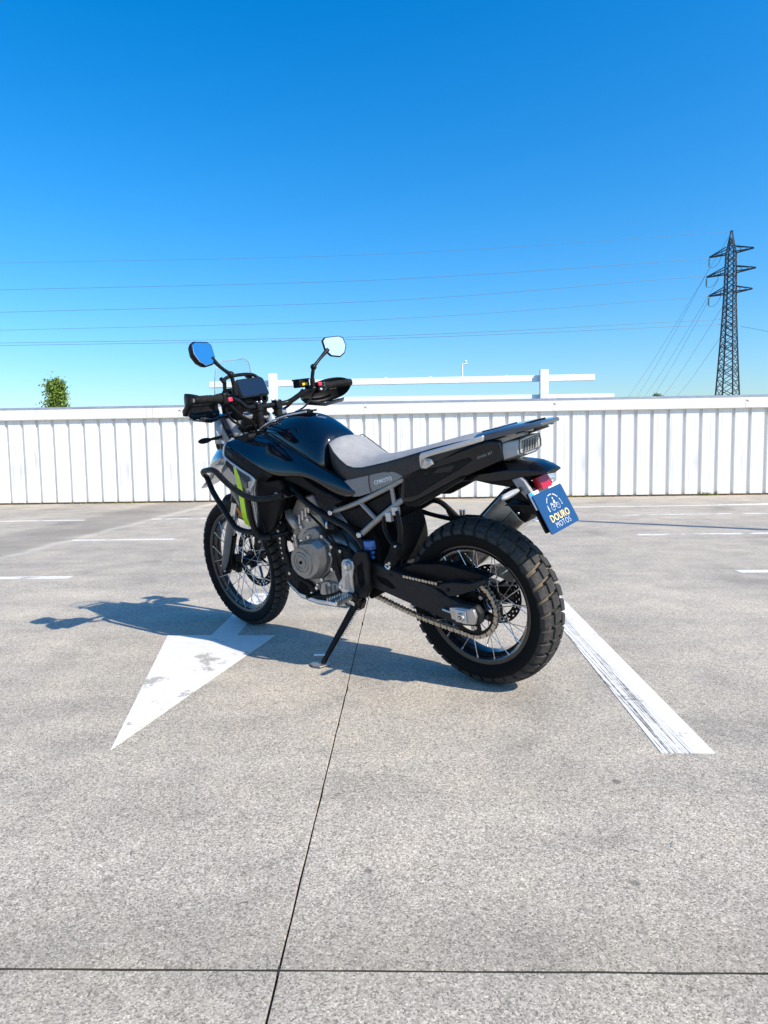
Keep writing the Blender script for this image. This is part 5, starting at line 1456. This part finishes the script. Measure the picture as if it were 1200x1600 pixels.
# rear shock with blue spring
shk = part('shock_absorber', MB().tube([(.50, -.01, .66), (.475, -.01, .42)], .020, 14), 'black_metal')
coil = []
for i in range(110):
    t = i / 109
    a = t * 7 * 2 * math.pi
    c_ = Vector((.503, -.01, .65)).lerp(Vector((.482, -.01, .47)), t)
    coil.append(c_ + Vector((.036 * math.cos(a), .036 * math.sin(a), 0)))
obj('spring', MB().tube(coil, .0058, 8), 'spring', shk)
obj('spring_seat', MB().lathe([(.02, -.006), (.045, -.006), (.045, .006), (.02, .006)], 24, (.484, -.01, .462), 'Z', closed=True), 'spring', shk)
pre = part('preload_adjuster', MB().lathe([(.0001, .014), (.030, .014), (.032, .010), (.032, -.012), (.0001, -.012)], 24, (.445, .115, .565), 'Z'), 'spring')
obj('adjuster_collar', MB().lathe([(.031, -.003), (.034, -.003), (.034, .003), (.031, .003)], 24, (.445, .115, .548), 'Z', closed=True), 'spring', pre)
obj('adjuster_knob', MB().tube([(.452, .118, .535), (.425, .128, .528)], .008, 10).tube([(.45, .12, .515), (.425, .13, .508)], .007, 10), 'spring', pre)
# footrest, heel guard, stand
hgd = part('heel_guard', MB().prism([(.568, .488), (.553, .503), (.525, .508), (.503, .498), (.498, .478), (.516, .428), (.520, .358), (.585, .350), (.606, .368), (.604, .392), (.578, .420)], .165, .180), 'alu', bevel=.004)
obj('guard_recess', MB().prism([(.558, .425), (.532, .448), (.530, .372), (.570, .368), (.562, .39)], .1795, .1815), 'engine_light', hgd, bevel=.001)
obj('guard_boss', MB().lathe([(.0001, .196), (.007, .196), (.009, .19), (.016, .192), (.021, .188), (.023, .165)], 24, (.530, 0, .478)), 'alu', hgd)
obj('washer', MB().lathe([(.0001, .1985), (.006, .1985), (.011, .1965), (.011, .19)], 12, (.530, 0, .478)), 'bolt', hgd)
bolts(hgd, [(.592, .181, .378)], .008, .004)
pegm = part('foot_rest', MB().loft([[(.545 + a * .026, y_, .345 + b) for a, b in ((-1, -.010), (1, -.010), (1, .010), (-1, .010))] for y_ in (.175, .20, .275, .285)]), 'steel', bevel=.004)
tt = MB()
for i in range(6):
    for sx in (-1, 1):
        tt.add([(.545 + sx * .024 - .003, .205 + i * .014, .354), (.545 + sx * .024 + .003, .205 + i * .014, .354), (.545 + sx * .024, .212 + i * .014, .366), (.545 + sx * .024 - .003, .217 + i * .014, .354), (.545 + sx * .024 + .003, .217 + i * .014, .354)], [(0, 1, 2), (3, 2, 4), (0, 2, 3), (1, 4, 2)])
obj('peg_tooth', tt, 'steel', pegm)
obj('peg_mount', MB().box((.53, .165, .342), (.05, .035, .04)), 'black_metal', pegm, bevel=.006)
lg0, lg1 = Vector((.560, .130, .296)), Vector((.655, .292, .062))
std = part('side_stand', MB().tube([lg0, lg0.lerp(lg1, .35), lg0.lerp(lg1, .8), lg1], [.017, .0145, .012, .012], 12), 'black_metal')
ft = lg1 + Vector((.004, .006, -.006))
foot = MB()
fo = [(-.030, -.028), (-.010, -.040), (.030, -.036), (.052, -.010), (.045, .025), (.010, .040), (-.025, .030)]
gy, gz = math.cos(LEAN), math.sin(LEAN)
def fl_(a, b, h): return Vector((ft.x + a, ft.y + b * gy - 0, ft.y * math.tan(LEAN) + (b * gz) + h / gy))
foot.loft([[fl_(a, b, h) for a, b in fo] for h in (.001, .009)])
obj('stand_foot', foot, 'engine', std, bevel=.003)
obj('stand_toe', MB().tube([lg0.lerp(lg1, .86), lg0.lerp(lg1, .86) + Vector((.050, .030, .004))], [.009, .007], 10), 'steel', std)
obj('stand_pivot', MB().prism([(.59, .325), (.535, .335), (.52, .30), (.54, .262), (.58, .265)], .105, .145), 'black_metal', std, bevel=.006)
obj('pivot_bolt', MB().lathe([(.0001, .155), (.004, .155), (.0045, .150), (.0055, .155), (.012, .153), (.013, .14)], 16, (.565, 0, .295)), 'bolt', std)
sprg = []
for i in range(90):
    t = i / 89
    a = t * 14 * 2 * math.pi
    c_ = Vector((.535, .135, .285)).lerp(Vector((.592, .215, .165)), t)
    sprg.append(c_ + Vector((.0055 * math.cos(a), .0055 * math.sin(a), 0)))
obj('stand_spring', MB().tube(sprg, .0014, 5), 'steel', std)
